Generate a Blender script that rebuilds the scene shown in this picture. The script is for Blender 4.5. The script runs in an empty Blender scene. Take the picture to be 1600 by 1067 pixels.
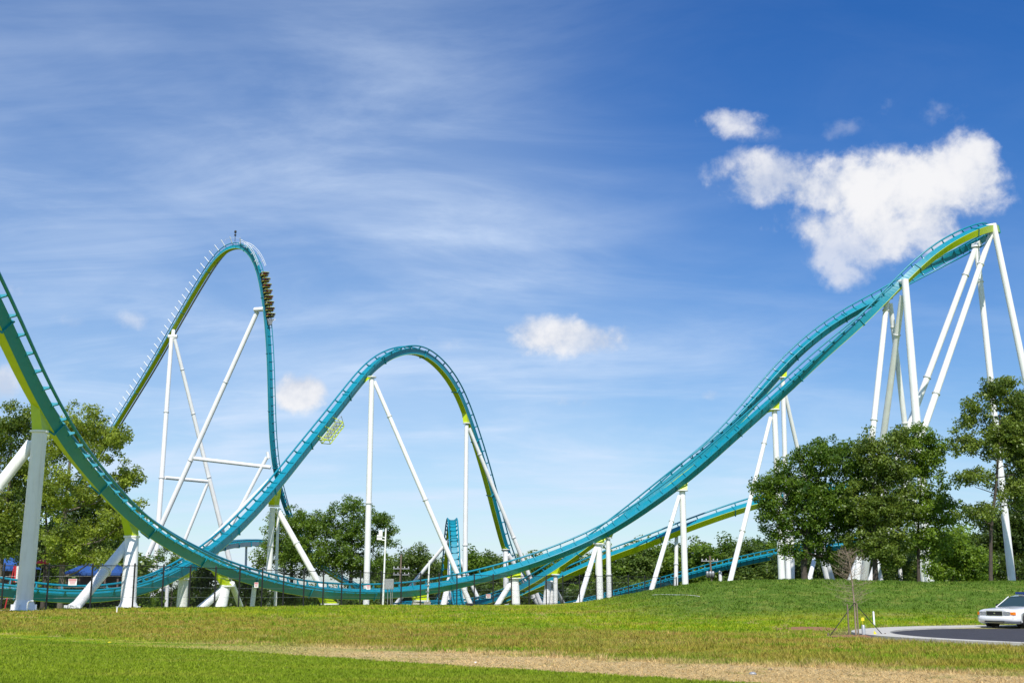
import bpy, bmesh, math, random
import numpy as np
from mathutils import Vector, Matrix
R = math.radians
rng = random.Random(7)
C = bpy.context.scene.collection
sc = bpy.context.scene

# ------------------------------------------------------------------ camera
F = 1850.0; CX = 800.0; CY = 533.5; EYE = 1.6
PITCH = math.atan(391.5 / F)
cam_d = bpy.data.cameras.new('camera'); cam = bpy.data.objects.new('camera', cam_d); C.objects.link(cam)
cam_d.sensor_width = 36; cam_d.lens = 36 * F / 1600
cam_d.clip_start = 0.3; cam_d.clip_end = 9000
cam.location = (0, 0, EYE); cam.rotation_euler = (R(90) + PITCH, 0, 0)
sc.camera = cam
CP, SP = math.cos(PITCH), math.sin(PITCH)
def ray(px, py):
    u = (px - CX) / F; v = (CY - py) / F
    return Vector((u, CP - SP * v, SP + CP * v))
def P(px, py, d):                      # point seen at photo pixel (px,py), d metres ahead
    r = ray(px, py); k = d / r.y
    return Vector((r.x * k, d, EYE + r.z * k))

# ------------------------------------------------------------------ helpers
def tag(o, label=None, cat=None, group=None, kind=None):
    if label: o['label'] = label
    if cat: o['category'] = cat
    if group: o['group'] = group
    if kind: o['kind'] = kind
    return o
def empty(name, loc=(0, 0, 0), label=None, cat=None, group=None, rz=0):
    o = bpy.data.objects.new(name, None); C.objects.link(o)
    o.location = loc; o.rotation_euler.z = rz; o.empty_display_size = 0.3
    return tag(o, label, cat, group)
class MB:
    def __init__(s): s.v = []; s.f = []; s.m = []; s.sm = []
    def add(s, vs, fs, mi=0, smooth=False):
        b = len(s.v); s.v += [tuple(v) for v in vs]
        for f in fs: s.f.append(tuple(b + i for i in f)); s.m.append(mi); s.sm.append(smooth)
    def box(s, c, size, mi=0, M=None):
        x, y, z = size[0] / 2, size[1] / 2, size[2] / 2; c = Vector(c)
        vs = [Vector((a, b, d)) for a in (-x, x) for b in (-y, y) for d in (-z, z)]
        if M is not None: vs = [M @ v for v in vs]
        vs = [v + c for v in vs]
        s.add(vs, [(0, 1, 3, 2), (4, 6, 7, 5), (0, 4, 5, 1), (2, 3, 7, 6), (0, 2, 6, 4), (1, 5, 7, 3)], mi)
    def tube(s, p0, p1, r0, r1=None, n=12, mi=0, caps=True, smooth=True):
        p0, p1 = Vector(p0), Vector(p1); r1 = r0 if r1 is None else r1
        d = (p1 - p0)
        if d.length < 1e-6: return
        d.normalize(); a = d.orthogonal().normalized(); b = d.cross(a)
        vs = []
        for p, r in ((p0, r0), (p1, r1)):
            for i in range(n):
                t = 2 * math.pi * i / n; vs.append(p + (a * math.cos(t) + b * math.sin(t)) * r)
        s.add(vs, [(i, (i + 1) % n, n + (i + 1) % n, n + i) for i in range(n)], mi, smooth)
        if caps:
            s.add(vs[:n], [tuple(reversed(range(n)))], mi); s.add(vs[n:], [tuple(range(n))], mi)
    def path(s, pts, rad, n=8, mi=0):
        pts = [Vector(p) for p in pts]; rs = rad if isinstance(rad, (list, tuple)) else [rad] * len(pts)
        rings = []; a = None
        for i, p in enumerate(pts):
            t = (pts[min(i + 1, len(pts) - 1)] - pts[max(i - 1, 0)]).normalized()
            a = t.orthogonal().normalized() if a is None else (a - t * a.dot(t)).normalized()
            b = t.cross(a)
            rings.append([p + (a * math.cos(2 * math.pi * k / n) + b * math.sin(2 * math.pi * k / n)) * rs[i] for k in range(n)])
        vs = [v for r in rings for v in r]; fs = []
        for i in range(len(pts) - 1):
            for k in range(n):
                fs.append((i * n + k, i * n + (k + 1) % n, (i + 1) * n + (k + 1) % n, (i + 1) * n + k))
        s.add(vs, fs, mi, True)
        s.add(rings[0], [tuple(reversed(range(n)))], mi); s.add(rings[-1], [tuple(range(n))], mi)
    def lathe(s, prof, c=(0, 0, 0), n=16, mi=0, M=None):
        c = Vector(c); vs = []
        for r, z in prof:
            for i in range(n):
                v = Vector((r * math.cos(2 * math.pi * i / n), r * math.sin(2 * math.pi * i / n), z))
                vs.append((M @ v if M is not None else v) + c)
        fs = [(j * n + i, j * n + (i + 1) % n, (j + 1) * n + (i + 1) % n, (j + 1) * n + i) for j in range(len(prof) - 1) for i in range(n)]
        s.add(vs, fs, mi, True)
    def prism(s, poly, y0, y1, mi=0, M=None):     # poly in XZ, extruded along Y
        n = len(poly)
        vs = [Vector((a, y0, b)) for a, b in poly] + [Vector((a, y1, b)) for a, b in poly]
        if M is not None: vs = [M @ v for v in vs]
        s.add(vs, [tuple(range(n)), tuple(reversed(range(n, 2 * n)))] + [(i, n + i, n + (i + 1) % n, (i + 1) % n) for i in range(n)], mi)
    def mesh(s, name, mats):
        me = bpy.data.meshes.new(name); me.from_pydata(s.v, [], s.f)
        for m in (mats if isinstance(mats, (list, tuple)) else [mats]): me.materials.append(m)
        me.polygons.foreach_set('material_index', s.m); me.polygons.foreach_set('use_smooth', s.sm)
        bm = bmesh.new(); bm.from_mesh(me); bmesh.ops.recalc_face_normals(bm, faces=bm.faces); bm.to_mesh(me); bm.free()
        me.update(); return me
    def build(s, name, mats, parent=None, origin=None):
        if origin is not None:
            o3 = Vector(origin); s.v = [tuple(Vector(v) - o3) for v in s.v]
        me = s.mesh(name, mats)
        return link(name, me, parent, origin)
def link(name, me, parent=None, loc=None, M=None):
    o = bpy.data.objects.new(name, me); C.objects.link(o)
    if loc is not None: o.location = loc
    if M is not None: o.matrix_world = M
    if parent is not None:
        o.parent = parent
        if parent.parent is None or True:
            pm = world_of(parent)
            o.matrix_parent_inverse = pm.inverted()
    return o
def world_of(o):
    m = Matrix.LocRotScale(o.location, o.rotation_euler, o.scale)
    if o.parent is not None: m = world_of(o.parent) @ o.matrix_parent_inverse @ m
    return m
def smoothstep(a, b, x):
    t = np.clip((x - a) / (b - a), 0, 1); return t * t * (3 - 2 * t)

# ------------------------------------------------------------------ materials
def mat(name, col=(.5, .5, .5), rough=.5, metal=0, spec=.5, noise=0, nscale=3, bump=0, bscale=30, emit=None, coat=0, streak=0):
    m = bpy.data.materials.new(name); m.use_nodes = True; nt = m.node_tree; b = nt.nodes['Principled BSDF']
    b.inputs['Base Color'].default_value = (*col, 1); b.inputs['Roughness'].default_value = rough
    b.inputs['Metallic'].default_value = metal; b.inputs['Specular IOR Level'].default_value = spec
    if coat: b.inputs['Coat Weight'].default_value = coat; b.inputs['Coat Roughness'].default_value = .08
    geo = nt.nodes.new('ShaderNodeNewGeometry')
    if noise:
        n = nt.nodes.new('ShaderNodeTexNoise'); n.inputs['Scale'].default_value = nscale; n.inputs['Detail'].default_value = 6
        n.inputs['Roughness'].default_value = .65
        nt.links.new(geo.outputs['Position'], n.inputs['Vector'])
        mp = nt.nodes.new('ShaderNodeMapRange'); mp.inputs[1].default_value = .3; mp.inputs[2].default_value = .7
        mp.inputs[3].default_value = 1 - noise; mp.inputs[4].default_value = 1 + noise * .4
        nt.links.new(n.outputs['Fac'], mp.inputs[0])
        mx = nt.nodes.new('ShaderNodeVectorMath'); mx.operation = 'SCALE'; mx.inputs[0].default_value = col
        nt.links.new(mp.outputs[0], mx.inputs['Scale']); nt.links.new(mx.outputs[0], b.inputs['Base Color'])
    if streak:
        mpn = nt.nodes.new('ShaderNodeMapping'); mpn.inputs['Scale'].default_value = (2.2, 2.2, .22); nt.links.new(geo.outputs['Position'], mpn.inputs[0])
        n3 = nt.nodes.new('ShaderNodeTexNoise'); n3.inputs['Scale'].default_value = 1.6; n3.inputs['Detail'].default_value = 7; n3.inputs['Roughness'].default_value = .7; nt.links.new(mpn.outputs[0], n3.inputs['Vector'])
        m3 = nt.nodes.new('ShaderNodeMapRange'); m3.inputs[1].default_value = .52; m3.inputs[2].default_value = .75; m3.inputs[3].default_value = 0; m3.inputs[4].default_value = streak; nt.links.new(n3.outputs['Fac'], m3.inputs[0])
        x3 = nt.nodes.new('ShaderNodeMix'); x3.data_type = 'RGBA'; nt.links.new(m3.outputs[0], x3.inputs['Factor']); nt.links.new(mx.outputs[0], x3.inputs['A']); x3.inputs['B'].default_value = (.28, .24, .19, 1); nt.links.new(x3.outputs['Result'], b.inputs['Base Color'])
        r3 = nt.nodes.new('ShaderNodeMapRange'); r3.inputs[3].default_value = rough - .06; r3.inputs[4].default_value = rough + .2; nt.links.new(n3.outputs['Fac'], r3.inputs[0]); nt.links.new(r3.outputs[0], b.inputs['Roughness'])
    if bump:
        n = nt.nodes.new('ShaderNodeTexNoise'); n.inputs['Scale'].default_value = bscale; n.inputs['Detail'].default_value = 5
        nt.links.new(geo.outputs['Position'], n.inputs['Vector'])
        bp = nt.nodes.new('ShaderNodeBump'); bp.inputs['Strength'].default_value = bump; bp.inputs['Distance'].default_value = .02
        nt.links.new(n.outputs['Fac'], bp.inputs['Height']); nt.links.new(bp.outputs[0], b.inputs['Normal'])
    if emit:
        b.inputs['Emission Color'].default_value = (*emit, 1); b.inputs['Emission Strength'].default_value = 1
    return m
TEAL = mat('teal_paint', (.003, .235, .33), .30, noise=.10, nscale=1.2, streak=.14)
LIME = mat('lime_paint', (.50, .62, .004), .4, noise=.08, nscale=1.5)
WHITE = mat('white_paint', (.80, .80, .79), .38, noise=.07, nscale=.9, streak=.22)
WHITE2 = mat('white_steel', (.82, .82, .82), .5, noise=.05)
CONC = mat('concrete', (.46, .44, .40), .9, noise=.25, nscale=4, bump=.4)
KERB = mat('kerb_concrete', (.50, .48, .43), .9, noise=.22, nscale=2.5, bump=.4)
ASPH = mat('asphalt', (.040, .038, .046), .85, noise=.3, nscale=1.3, bump=.5, bscale=60)
BLACK = mat('black_metal', (.012, .012, .013), .5)
DARK = mat('dark_plastic', (.02, .02, .022), .5)
GREY = mat('grey_metal', (.36, .37, .38), .5, metal=.3, noise=.1)
GALV = mat('galvanised_steel', (.5, .51, .52), .45, metal=.6, noise=.15)
BOLT = mat('bolt_steel', (.25, .25, .26), .5, metal=.7)
WOOD = mat('weathered_wood', (.20, .155, .11), .9, noise=.3, nscale=6)
TWIG = mat('pale_twig_bark', (.33, .26, .19), .9, noise=.2, nscale=8)
BARK = mat('bark', (.17, .145, .115), .95, noise=.45, nscale=5, bump=.8, bscale=14)
BARKD = mat('dark_bark', (.085, .068, .055), .95, noise=.4, nscale=5, bump=.8, bscale=14)
RED = mat('red_paint', (.50, .02, .03), .5)
BLUE = mat('blue_canvas', (.015, .08, .30), .7, noise=.12, nscale=1)
YEL = mat('yellow_plastic', (.75, .60, .02), .5)
MULCH = mat('pine_straw', (.30, .15, .07), 1, noise=.4, nscale=14, bump=1, bscale=40)
BRICK = mat('brown_wall', (.16, .11, .09), .9, noise=.2)
SIGNW = mat('sign_white', (.75, .74, .73), .6)
SIGNR = mat('sign_red', (.55, .05, .06), .6)

def leaf_mat(name, c1, c2, trans=.42):
    m = bpy.data.materials.new(name); m.use_nodes = True; nt = m.node_tree
    b = nt.nodes['Principled BSDF']; out = nt.nodes['Material Output']
    at = nt.nodes.new('ShaderNodeAttribute'); at.attribute_name = 'tone'
    mx = nt.nodes.new('ShaderNodeMix'); mx.data_type = 'RGBA'
    mx.inputs['A'].default_value = (*c1, 1); mx.inputs['B'].default_value = (*c2, 1)
    oi = nt.nodes.new('ShaderNodeObjectInfo')
    ma = nt.nodes.new('ShaderNodeMath'); ma.operation = 'MULTIPLY_ADD'; ma.inputs[1].default_value = .35; ma.inputs[2].default_value = -.17
    nt.links.new(oi.outputs['Random'], ma.inputs[0])
    ad = nt.nodes.new('ShaderNodeMath'); ad.operation = 'ADD'; ad.use_clamp = True
    nt.links.new(at.outputs['Fac'], ad.inputs[0]); nt.links.new(ma.outputs[0], ad.inputs[1])
    nt.links.new(ad.outputs[0], mx.inputs['Factor']); nt.links.new(mx.outputs['Result'], b.inputs['Base Color'])
    b.inputs['Roughness'].default_value = .45; b.inputs['Specular IOR Level'].default_value = .45
    tr = nt.nodes.new('ShaderNodeBsdfTranslucent')
    hs = nt.nodes.new('ShaderNodeHueSaturation'); hs.inputs['Value'].default_value = 1.5; hs.inputs['Hue'].default_value = .485
    nt.links.new(mx.outputs['Result'], hs.inputs['Color']); nt.links.new(hs.outputs[0], tr.inputs['Color'])
    ms = nt.nodes.new('ShaderNodeMixShader'); ms.inputs[0].default_value = trans
    nt.links.new(b.outputs[0], ms.inputs[1]); nt.links.new(tr.outputs[0], ms.inputs[2]); nt.links.new(ms.outputs[0], out.inputs['Surface'])
    return m
LEAF_Y = leaf_mat('yellow_green_leaves', (.055, .105, .012), (.33, .41, .045))
LEAF_G = leaf_mat('green_leaves', (.045, .105, .010), (.20, .31, .026))
LEAF_F = leaf_mat('far_leaves', (.060, .115, .020), (.19, .27, .040))
LEAF_P = leaf_mat('pine_needles', (.045, .090, .012), (.20, .27, .035), .35)
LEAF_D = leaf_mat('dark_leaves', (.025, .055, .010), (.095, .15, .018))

# ------------------------------------------------------------------ terrain
FX = np.array([-70, -36, -26.3, -14.1, 0, 12.1, 18, 40, 90]); FY = np.array([80, 80, 84, 109, 125, 140, 146, 150, 150])
def gz(x, y):
    x = np.asarray(x, float); y = np.asarray(y, float)
    yf = np.interp(x, FX, FY)
    h = .42 * smoothstep(48, 80, y) - .12 * smoothstep(95, 140, y)
    m = 1.95 * smoothstep(3, 17, x + (y - 95) * .02) * (1 - .75 * smoothstep(36, 60, x)) * smoothstep(60, 90, y) * (1 - smoothstep(100, 150, y))
    m = m + .12 * np.sin(x * .31 + 1) * smoothstep(5, 17, x) * smoothstep(66, 90, y)*(1 - smoothstep(100, 150, y))
    drop = 4.2 * smoothstep(3, 75, y - yf)
    und = .05 * np.sin(x * .23 + .7) * np.sin(y * .17) * smoothstep(24, 34, y) * (1-smoothstep(0,8,x-6)*smoothstep(30,36,y)*(1-smoothstep(56,64,y)))
    return h + m - drop + und
def gzf(x, y): return float(gz(x, y))

def build_ground():
    xs = np.concatenate([np.linspace(-4000, -300, 12)[:-1], np.linspace(-300, -70, 24)[:-1], np.linspace(-70, 70, 141), np.linspace(70, 300, 24)[1:], np.linspace(300, 4000, 12)[1:]])
    ys = np.concatenate([np.linspace(-600, 0, 8)[:-1], np.linspace(0, 160, 161), np.linspace(160, 420, 40)[1:], np.linspace(420, 6000, 20)[1:]])
    X, Y = np.meshgrid(xs, ys); Z = gz(X, Y)
    nx = len(xs); vs = np.stack([X.ravel(), Y.ravel(), Z.ravel()], 1)
    fs = [(j * nx + i, j * nx + i + 1, (j + 1) * nx + i + 1, (j + 1) * nx + i) for j in range(len(ys) - 1) for i in range(nx - 1)]
    me = bpy.data.meshes.new('ground'); me.from_pydata(vs.tolist(), [], fs); me.polygons.foreach_set('use_smooth', [True] * len(fs))
    me.materials.append(GROUND); o = bpy.data.objects.new('ground', me); C.objects.link(o); tag(o, kind='structure')

def ground_nodes(nt):
    """colour of the field as a function of world position"""
    N = nt.nodes.new; L = nt.links.new
    geo = N('ShaderNodeNewGeometry'); sp = N('ShaderNodeSeparateXYZ'); L(geo.outputs['Position'], sp.inputs[0])
    def noise(scale, detail=4, rough=.6, vec=None, dist=0):
        n = N('ShaderNodeTexNoise'); n.inputs['Scale'].default_value = scale; n.inputs['Detail'].default_value = detail
        n.inputs['Roughness'].default_value = rough; n.inputs['Distortion'].default_value = dist
        L(vec if vec is not None else geo.outputs['Position'], n.inputs['Vector']); return n.outputs['Fac']
    def math_(op, a, b=None, c=None, clamp=False):
        m = N('ShaderNodeMath'); m.operation = op; m.use_clamp = clamp
        for i, v in enumerate((a, b, c)):
            if v is None: continue
            if isinstance(v, (int, float)): m.inputs[i].default_value = v
            else: L(v, m.inputs[i])
        return m.outputs[0]
    def rmp(v, a, b, lo=0, hi=1):
        m = N('ShaderNodeMapRange'); m.interpolation_type = 'SMOOTHSTEP'; L(v, m.inputs[0])
        m.inputs[1].default_value = a; m.inputs[2].default_value = b; m.inputs[3].default_value = lo; m.inputs[4].default_value = hi; return m.outputs[0]
    def mix(f, a, b):
        m = N('ShaderNodeMix'); m.data_type = 'RGBA'
        if isinstance(f, (int, float)): m.inputs['Factor'].default_value = f
        else: L(f, m.inputs['Factor'])
        for k, v in (('A', a), ('B', b)):
            if isinstance(v, tuple): m.inputs[k].default_value = (*v, 1)
            else: L(v, m.inputs[k])
        return m.outputs['Result']
    # rotated stretch so patches run along the mowing line
    mp = N('ShaderNodeMapping'); mp.inputs['Rotation'].default_value = (0, 0, R(44)); mp.inputs['Scale'].default_value = (.35, 1.3, 1)
    L(geo.outputs['Position'], mp.inputs[0])
    n_big = noise(.16, 5, .6, mp.outputs[0]); n_mid = noise(.55, 5, .65, mp.outputs[0]); n_fine = noise(6, 5, .7); n_vf = noise(28, 3, .7)
    n_m2 = noise(.9, 4, .6)
    t = math_('ADD', math_('MULTIPLY_ADD', sp.outputs['X'], .96, -26.2), sp.outputs['Y'])
    t = math_('ADD', t, math_('MULTIPLY', math_('SUBTRACT', n_m2, .5), 1.6))
    lawn = mix(n_big, (.15, .26, .013), (.34, .42, .02))
    lawn = mix(rmp(n_mid, .45, .68, 0, .75), lawn, (.36, .38, .04))
    wild = mix(rmp(n_mid, .40, .60), (.21, .36, .010), (.40, .45, .02))
    dry = rmp(n_big, .50, .66); wild = mix(math_('MULTIPLY', dry, .65), wild, (.50, .36, .10))
    wild = mix(math_('MULTIPLY', rmp(n_m2, .56, .68), .7), wild, (.62, .48, .20))
    straw = mix(n_mid, (.62, .44, .19), (.80, .60, .30)); straw = mix(rmp(n_m2, .56, .70, 0, .7), straw, (.25, .28, .05))
    # reddish dry growth just past the straw
    zone2 = math_('MULTIPLY', rmp(t, 1, 6), rmp(t, 22, 34, 1, 0)); wild = mix(math_('MULTIPLY', zone2, rmp(n_mid, .35, .62, .05, .7)), wild, (.44, .30, .08))
    # the straw band widens to the right
    w = math_('MULTIPLY_ADD', sp.outputs['X'], .16, 6.6)
    band = math_('MULTIPLY', rmp(t, -.15, .25), rmp(math_('SUBTRACT', t, math_('ADD', w, math_('MULTIPLY', math_('SUBTRACT', n_mid, .5), 9))), -1.6, 1.6, 1, 0))
    band = math_('MULTIPLY', band, rmp(math_('ADD', sp.outputs['X'], math_('MULTIPLY', math_('SUBTRACT', n_mid, .5), 22)), -15, 0, .0, 1))
    edge = math_('ADD', t, math_('MULTIPLY', math_('SUBTRACT', n_fine, .5), 2.2)); far = mix(rmp(edge, -.5, .7), lawn, wild); col = mix(band, far, straw)
    # mound: fresh dark green grass
    mound = mix(n_mid, (.075, .17, .018), (.19, .29, .03)); mound = mix(rmp(n_m2, .5, .68, 0, .7), mound, (.32, .36, .07))
    mm = math_('MULTIPLY', rmp(math_('ADD', sp.outputs['X'], math_('MULTIPLY', n_m2, 6)), 6, 15), rmp(math_('ADD', sp.outputs['Y'], math_('MULTIPLY', n_m2, 8)), 64, 74))
    col = mix(mm, col, mound)
    # bare earth around the turning circle
    dx = math_('SUBTRACT', sp.outputs['X'], 26); dy = math_('SUBTRACT', sp.outputs['Y'], 44.6)
    rr = math_('SQRT', math_('ADD', math_('MULTIPLY', dx, dx), math_('MULTIPLY', dy, dy)))
    col = mix(math_('MULTIPLY', rmp(rr, 13.0, 14.6, 1, 0), rmp(n_m2, .35, .6, .35, .9)), col, (.42, .34, .19))
    # woodland floor past the fence
    col = mix(rmp(sp.outputs['Y'], 150, 175), col, (.055, .065, .02))
    val = math_('MULTIPLY', rmp(n_fine, .3, .7, .6, 1.3), rmp(n_vf, .2, .8, .8, 1.15))
    sc_ = N('ShaderNodeVectorMath'); sc_.operation = 'SCALE'; L(col, sc_.inputs[0]); L(val, sc_.inputs['Scale'])
    return sc_.outputs[0], n_fine, n_vf
GROUND = bpy.data.materials.new('field_grass'); GROUND.use_nodes = True
nt = GROUND.node_tree; colo, nf, nv = ground_nodes(nt); b = nt.nodes['Principled BSDF']
nt.links.new(colo, b.inputs['Base Color']); b.inputs['Roughness'].default_value = .95; b.inputs['Specular IOR Level'].default_value = .15
bp = nt.nodes.new('ShaderNodeBump'); bp.inputs['Strength'].default_value = .8; bp.inputs['Distance'].default_value = .12
ad = nt.nodes.new('ShaderNodeMath'); ad.operation = 'ADD'; nt.links.new(nf, ad.inputs[0]); nt.links.new(nv, ad.inputs[1])
nt.links.new(ad.outputs[0], bp.inputs['Height']); nt.links.new(bp.outputs[0], b.inputs['Normal'])
BLADE = bpy.data.materials.new('grass_blades'); BLADE.use_nodes = True
nt = BLADE.node_tree; colo, nf, nv = ground_nodes(nt); b = nt.nodes['Principled BSDF']
nt.links.new(colo, b.inputs['Base Color']); b.inputs['Roughness'].default_value = .7; b.inputs['Specular IOR Level'].default_value = .2
tr = nt.nodes.new('ShaderNodeBsdfTranslucent'); nt.links.new(colo, tr.inputs['Color'])
ms = nt.nodes.new('ShaderNodeMixShader'); ms.inputs[0].default_value = .4
nt.links.new(b.outputs[0], ms.inputs[1]); nt.links.new(tr.outputs[0], ms.inputs[2]); nt.links.new(ms.outputs[0], nt.nodes['Material Output'].inputs['Surface'])
build_ground()

def build_grass(n=330000):
    r = np.random.default_rng(3)
    # denser near the camera
    d = 20 + (110 - 20) * r.random(n) ** 2.1
    x = (r.random(n) * 2 - 1) * d * .46
    rr = np.hypot(x - 26, d - 44.9); keep = (rr > 13.1)
    # thin the blades on the straw band
    t = .96 * x - 26.2 + d
    keep &= ~((t > 0) & (t < 5.5 + .16 * x) & (r.random(n) < .45))
    keep &= np.hypot(x - 12.6, (d - 45.1)) > 1.2
    # taller weedy tufts in the unmown part
    nc = 1500; cd = 27 + 70 * r.random(nc) ** 1.5; cx = (r.random(nc) * 2 - 1) * cd * .46; cx = np.repeat(cx, 22) + r.normal(size=nc * 22) * .10; cdd = np.repeat(cd, 22) + r.normal(size=nc * 22) * .10
    ok = (.96 * cx - 26.2 + cdd > 5.5 + .16 * cx) & (np.hypot(cx - 26, cdd - 44.9) > 13.3) & (np.hypot(cx - 12.6, cdd - 45.1) > 1.2)
    cx = cx[ok]; cdd = cdd[ok]; x = np.concatenate([x[keep], cx]); d = np.concatenate([d[keep], cdd]); t = .96 * x - 26.2 + d; n = len(x); tuft = np.arange(n) >= n - len(cx)
    # clumping
    sc1 = .5 + .5 * np.sin(x * 1.7 + 2 * np.sin(d * .9)) * np.sin(d * 1.3 + np.sin(x * 2.1))
    near = t < 0
    h = np.where(near, .03 + .025 * r.random(n), .035 + .07 * r.random(n) * (.3 + sc1)) * (1 + .010 * (d - 20))
    straw = (t > 0) & (t < 5.5 + .16 * x); h = np.where(straw, .02 + .03 * r.random(n), h)
    h = np.where(tuft, .08 + .13 * r.random(n), h)
    w = (.008 + .010 * r.random(n)) * (1 + .03 * (d - 20))
    z = gz(x, d)
    a = r.random(n) * 6.283; la = r.random(n) * 6.283; lean = h * (.3 + .7 * r.random(n)); lean = np.where(straw, lean * 3, lean)
    ca, sa = np.cos(a) * w, np.sin(a) * w
    v = np.empty((n, 3, 3))
    v[:, 0] = np.stack([x - ca, d - sa, z - .01], 1); v[:, 1] = np.stack([x + ca, d + sa, z - .01], 1)
    v[:, 2] = np.stack([x + np.cos(la) * lean, d + np.sin(la) * lean, z + h], 1)
    me = bpy.data.meshes.new('grass'); me.vertices.add(3 * n); me.vertices.foreach_set('co', v.ravel())
    me.loops.add(3 * n); me.loops.foreach_set('vertex_index', np.arange(3 * n, dtype=np.int32))
    me.polygons.add(n); me.polygons.foreach_set('loop_start', np.arange(0, 3 * n, 3, dtype=np.int32))
    me.materials.append(BLADE); me.update(calc_edges=True)
    o = bpy.data.objects.new('grass', me); C.objects.link(o); tag(o, 'short mixed green and straw coloured grass covering the field', 'grass', kind='stuff')
build_grass()

# ------------------------------------------------------------------ road: round end of a drive
def ring_mesh(c_in, r_in, c_out, r_out, z0, z1, n=160):
    mb = MB(); vi = []; vo = []
    for i in range(n):
        a = 2 * math.pi * i / n
        vi.append((c_in[0] + r_in * math.cos(a), c_in[1] + r_in * math.sin(a))); vo.append((c_out[0] + r_out * math.cos(a), c_out[1] + r_out * math.sin(a)))
    vs = [(x, y, z1) for x, y in vi] + [(x, y, z1) for x, y in vo] + [(x, y, z0) for x, y in vi] + [(x, y, z0) for x, y in vo]
    fs = []
    for i in range(n):
        j = (i + 1) % n
        fs += [(i, j, n + j, n + i), (2 * n + i, 2 * n + j, j, i), (n + i, n + j, 3 * n + j, 3 * n + i)]
    mb.add(vs, fs); return mb
ring_mesh((26, 44), 11.8, (26, 45.1), 12.95, -.3, .09).build('kerb', KERB)['kind'] = 'structure'
mb = MB(); n = 96; mb.add([(26 + 11.8 * math.cos(2 * math.pi * i / n), 44 + 11.8 * math.sin(2 * math.pi * i / n), .035) for i in range(n)], [tuple(range(n))])
mb.build('road', ASPH)['kind'] = 'structure'

# ------------------------------------------------------------------ coaster track
def catmull(ctrl, step=.6):
    pts = [P(c[0], c[1], c[2]) for c in ctrl]; ups = [Vector(c[3]) for c in ctrl]
    pts = [pts[0] * 2 - pts[1]] + pts + [pts[-1] * 2 - pts[-2]]; ups = [ups[0]] + ups + [ups[-1]]
    out = []
    for i in range(1, len(pts) - 2):
        p0, p1, p2, p3 = pts[i - 1:i + 3]
        L = max((p2 - p1).length, .01); n = max(2, int(L / .25))
        # centripetal parametrisation
        t0 = 0; t1 = t0 + (p1 - p0).length ** .5; t2 = t1 + (p2 - p1).length ** .5; t3 = t2 + (p3 - p2).length ** .5
        for k in range(n):
            f = k / n; t = t1 + (t2 - t1) * f
            A1 = p0 * ((t1 - t) / (t1 - t0)) + p1 * ((t - t0) / (t1 - t0)); A2 = p1 * ((t2 - t) / (t2 - t1)) + p2 * ((t - t1) / (t2 - t1))
            A3 = p2 * ((t3 - t) / (t3 - t2)) + p3 * ((t - t2) / (t3 - t2)); B1 = A1 * ((t2 - t) / (t2 - t0)) + A2 * ((t - t0) / (t2 - t0))
            B2 = A2 * ((t3 - t) / (t3 - t1)) + A3 * ((t - t1) / (t3 - t1)); p = B1 * ((t2 - t) / (t2 - t1)) + B2 * ((t - t1) / (t2 - t1))
            out.append((p, ups[i].lerp(ups[i + 1], f)))
    out.append((pts[-2], ups[-2]))
    p = np.array([list(o[0]) for o in out]); u = np.array([list(o[1]) for o in out])
    def resample(p, u, step):
        s = np.concatenate([[0], np.cumsum(np.linalg.norm(np.diff(p, axis=0), axis=1))]); n = max(4, int(s[-1] / step)); q = np.linspace(0, s[-1], n)
        return np.stack([np.interp(q, s, p[:, k]) for k in range(3)], 1), np.stack([np.interp(q, s, u[:, k]) for k in range(3)], 1)
    p, u = resample(p, u, .5)
    for it in range(60):
        p[1:-1] = p[1:-1] * .5 + (p[:-2] + p[2:]) * .25
    for it in range(260):
        u[1:-1] = u[1:-1] * .5 + (u[:-2] + u[2:]) * .25
    p, u = resample(p, u, step)
    t = np.gradient(p, axis=0); t /= np.linalg.norm(t, axis=1)[:, None]
    u = u - t * (u * t).sum(1)[:, None]; u /= np.linalg.norm(u, axis=1)[:, None]
    s = np.cross(t, u)
    return p, t, u, s
def upper(pts, off):
    """shift a list of (px,py,d,up) points by off pixels below the traced upper line"""
    out = []
    for i, c in enumerate(pts):
        a = pts[max(i - 1, 0)]; b = pts[min(i + 1, len(pts) - 1)]; dx, dy = b[0] - a[0], b[1] - a[1]
        l = math.hypot(dx, dy) or 1; nx, ny = -dy / l, dx / l
        if ny < 0: nx, ny = -nx, -ny
        out.append((c[0] + nx * off, c[1] + ny * off, c[2], c[3]))
    return out
HW = .76; SW = .48; ST = -.40; SB = -1.30      # rail half gauge, spine half width, spine top and bottom
def sweep(mb, fr, poly, mids, smooth=False):
    p, t, u, s = fr; n = len(poly); vs = []
    for i in range(len(p)):
        for a, b_ in poly: vs.append(p[i] + s[i] * a + u[i] * b_)
    for k in range(n):
        fs = [(i * n + k, i * n + (k + 1) % n, (i + 1) * n + (k + 1) % n, (i + 1) * n + k) for i in range(len(p) - 1)]
        base = len(mb.v) if k == 0 else base
        if k == 0: mb.v += [tuple(v) for v in vs]
        for f in fs: mb.f.append(tuple(base + j for j in f)); mb.m.append(mids[k]); mb.sm.append(smooth)
    for e in (0, len(p) - 1):
        f = tuple(base + e * n + k for k in range(n)); mb.f.append(f); mb.m.append(mids[0]); mb.sm.append(False)
def circ(cx, cy, r, n=8): return [(cx + r * math.cos(2 * math.pi * k / n), cy + r * math.sin(2 * math.pi * k / n)) for k in range(n)]
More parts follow.
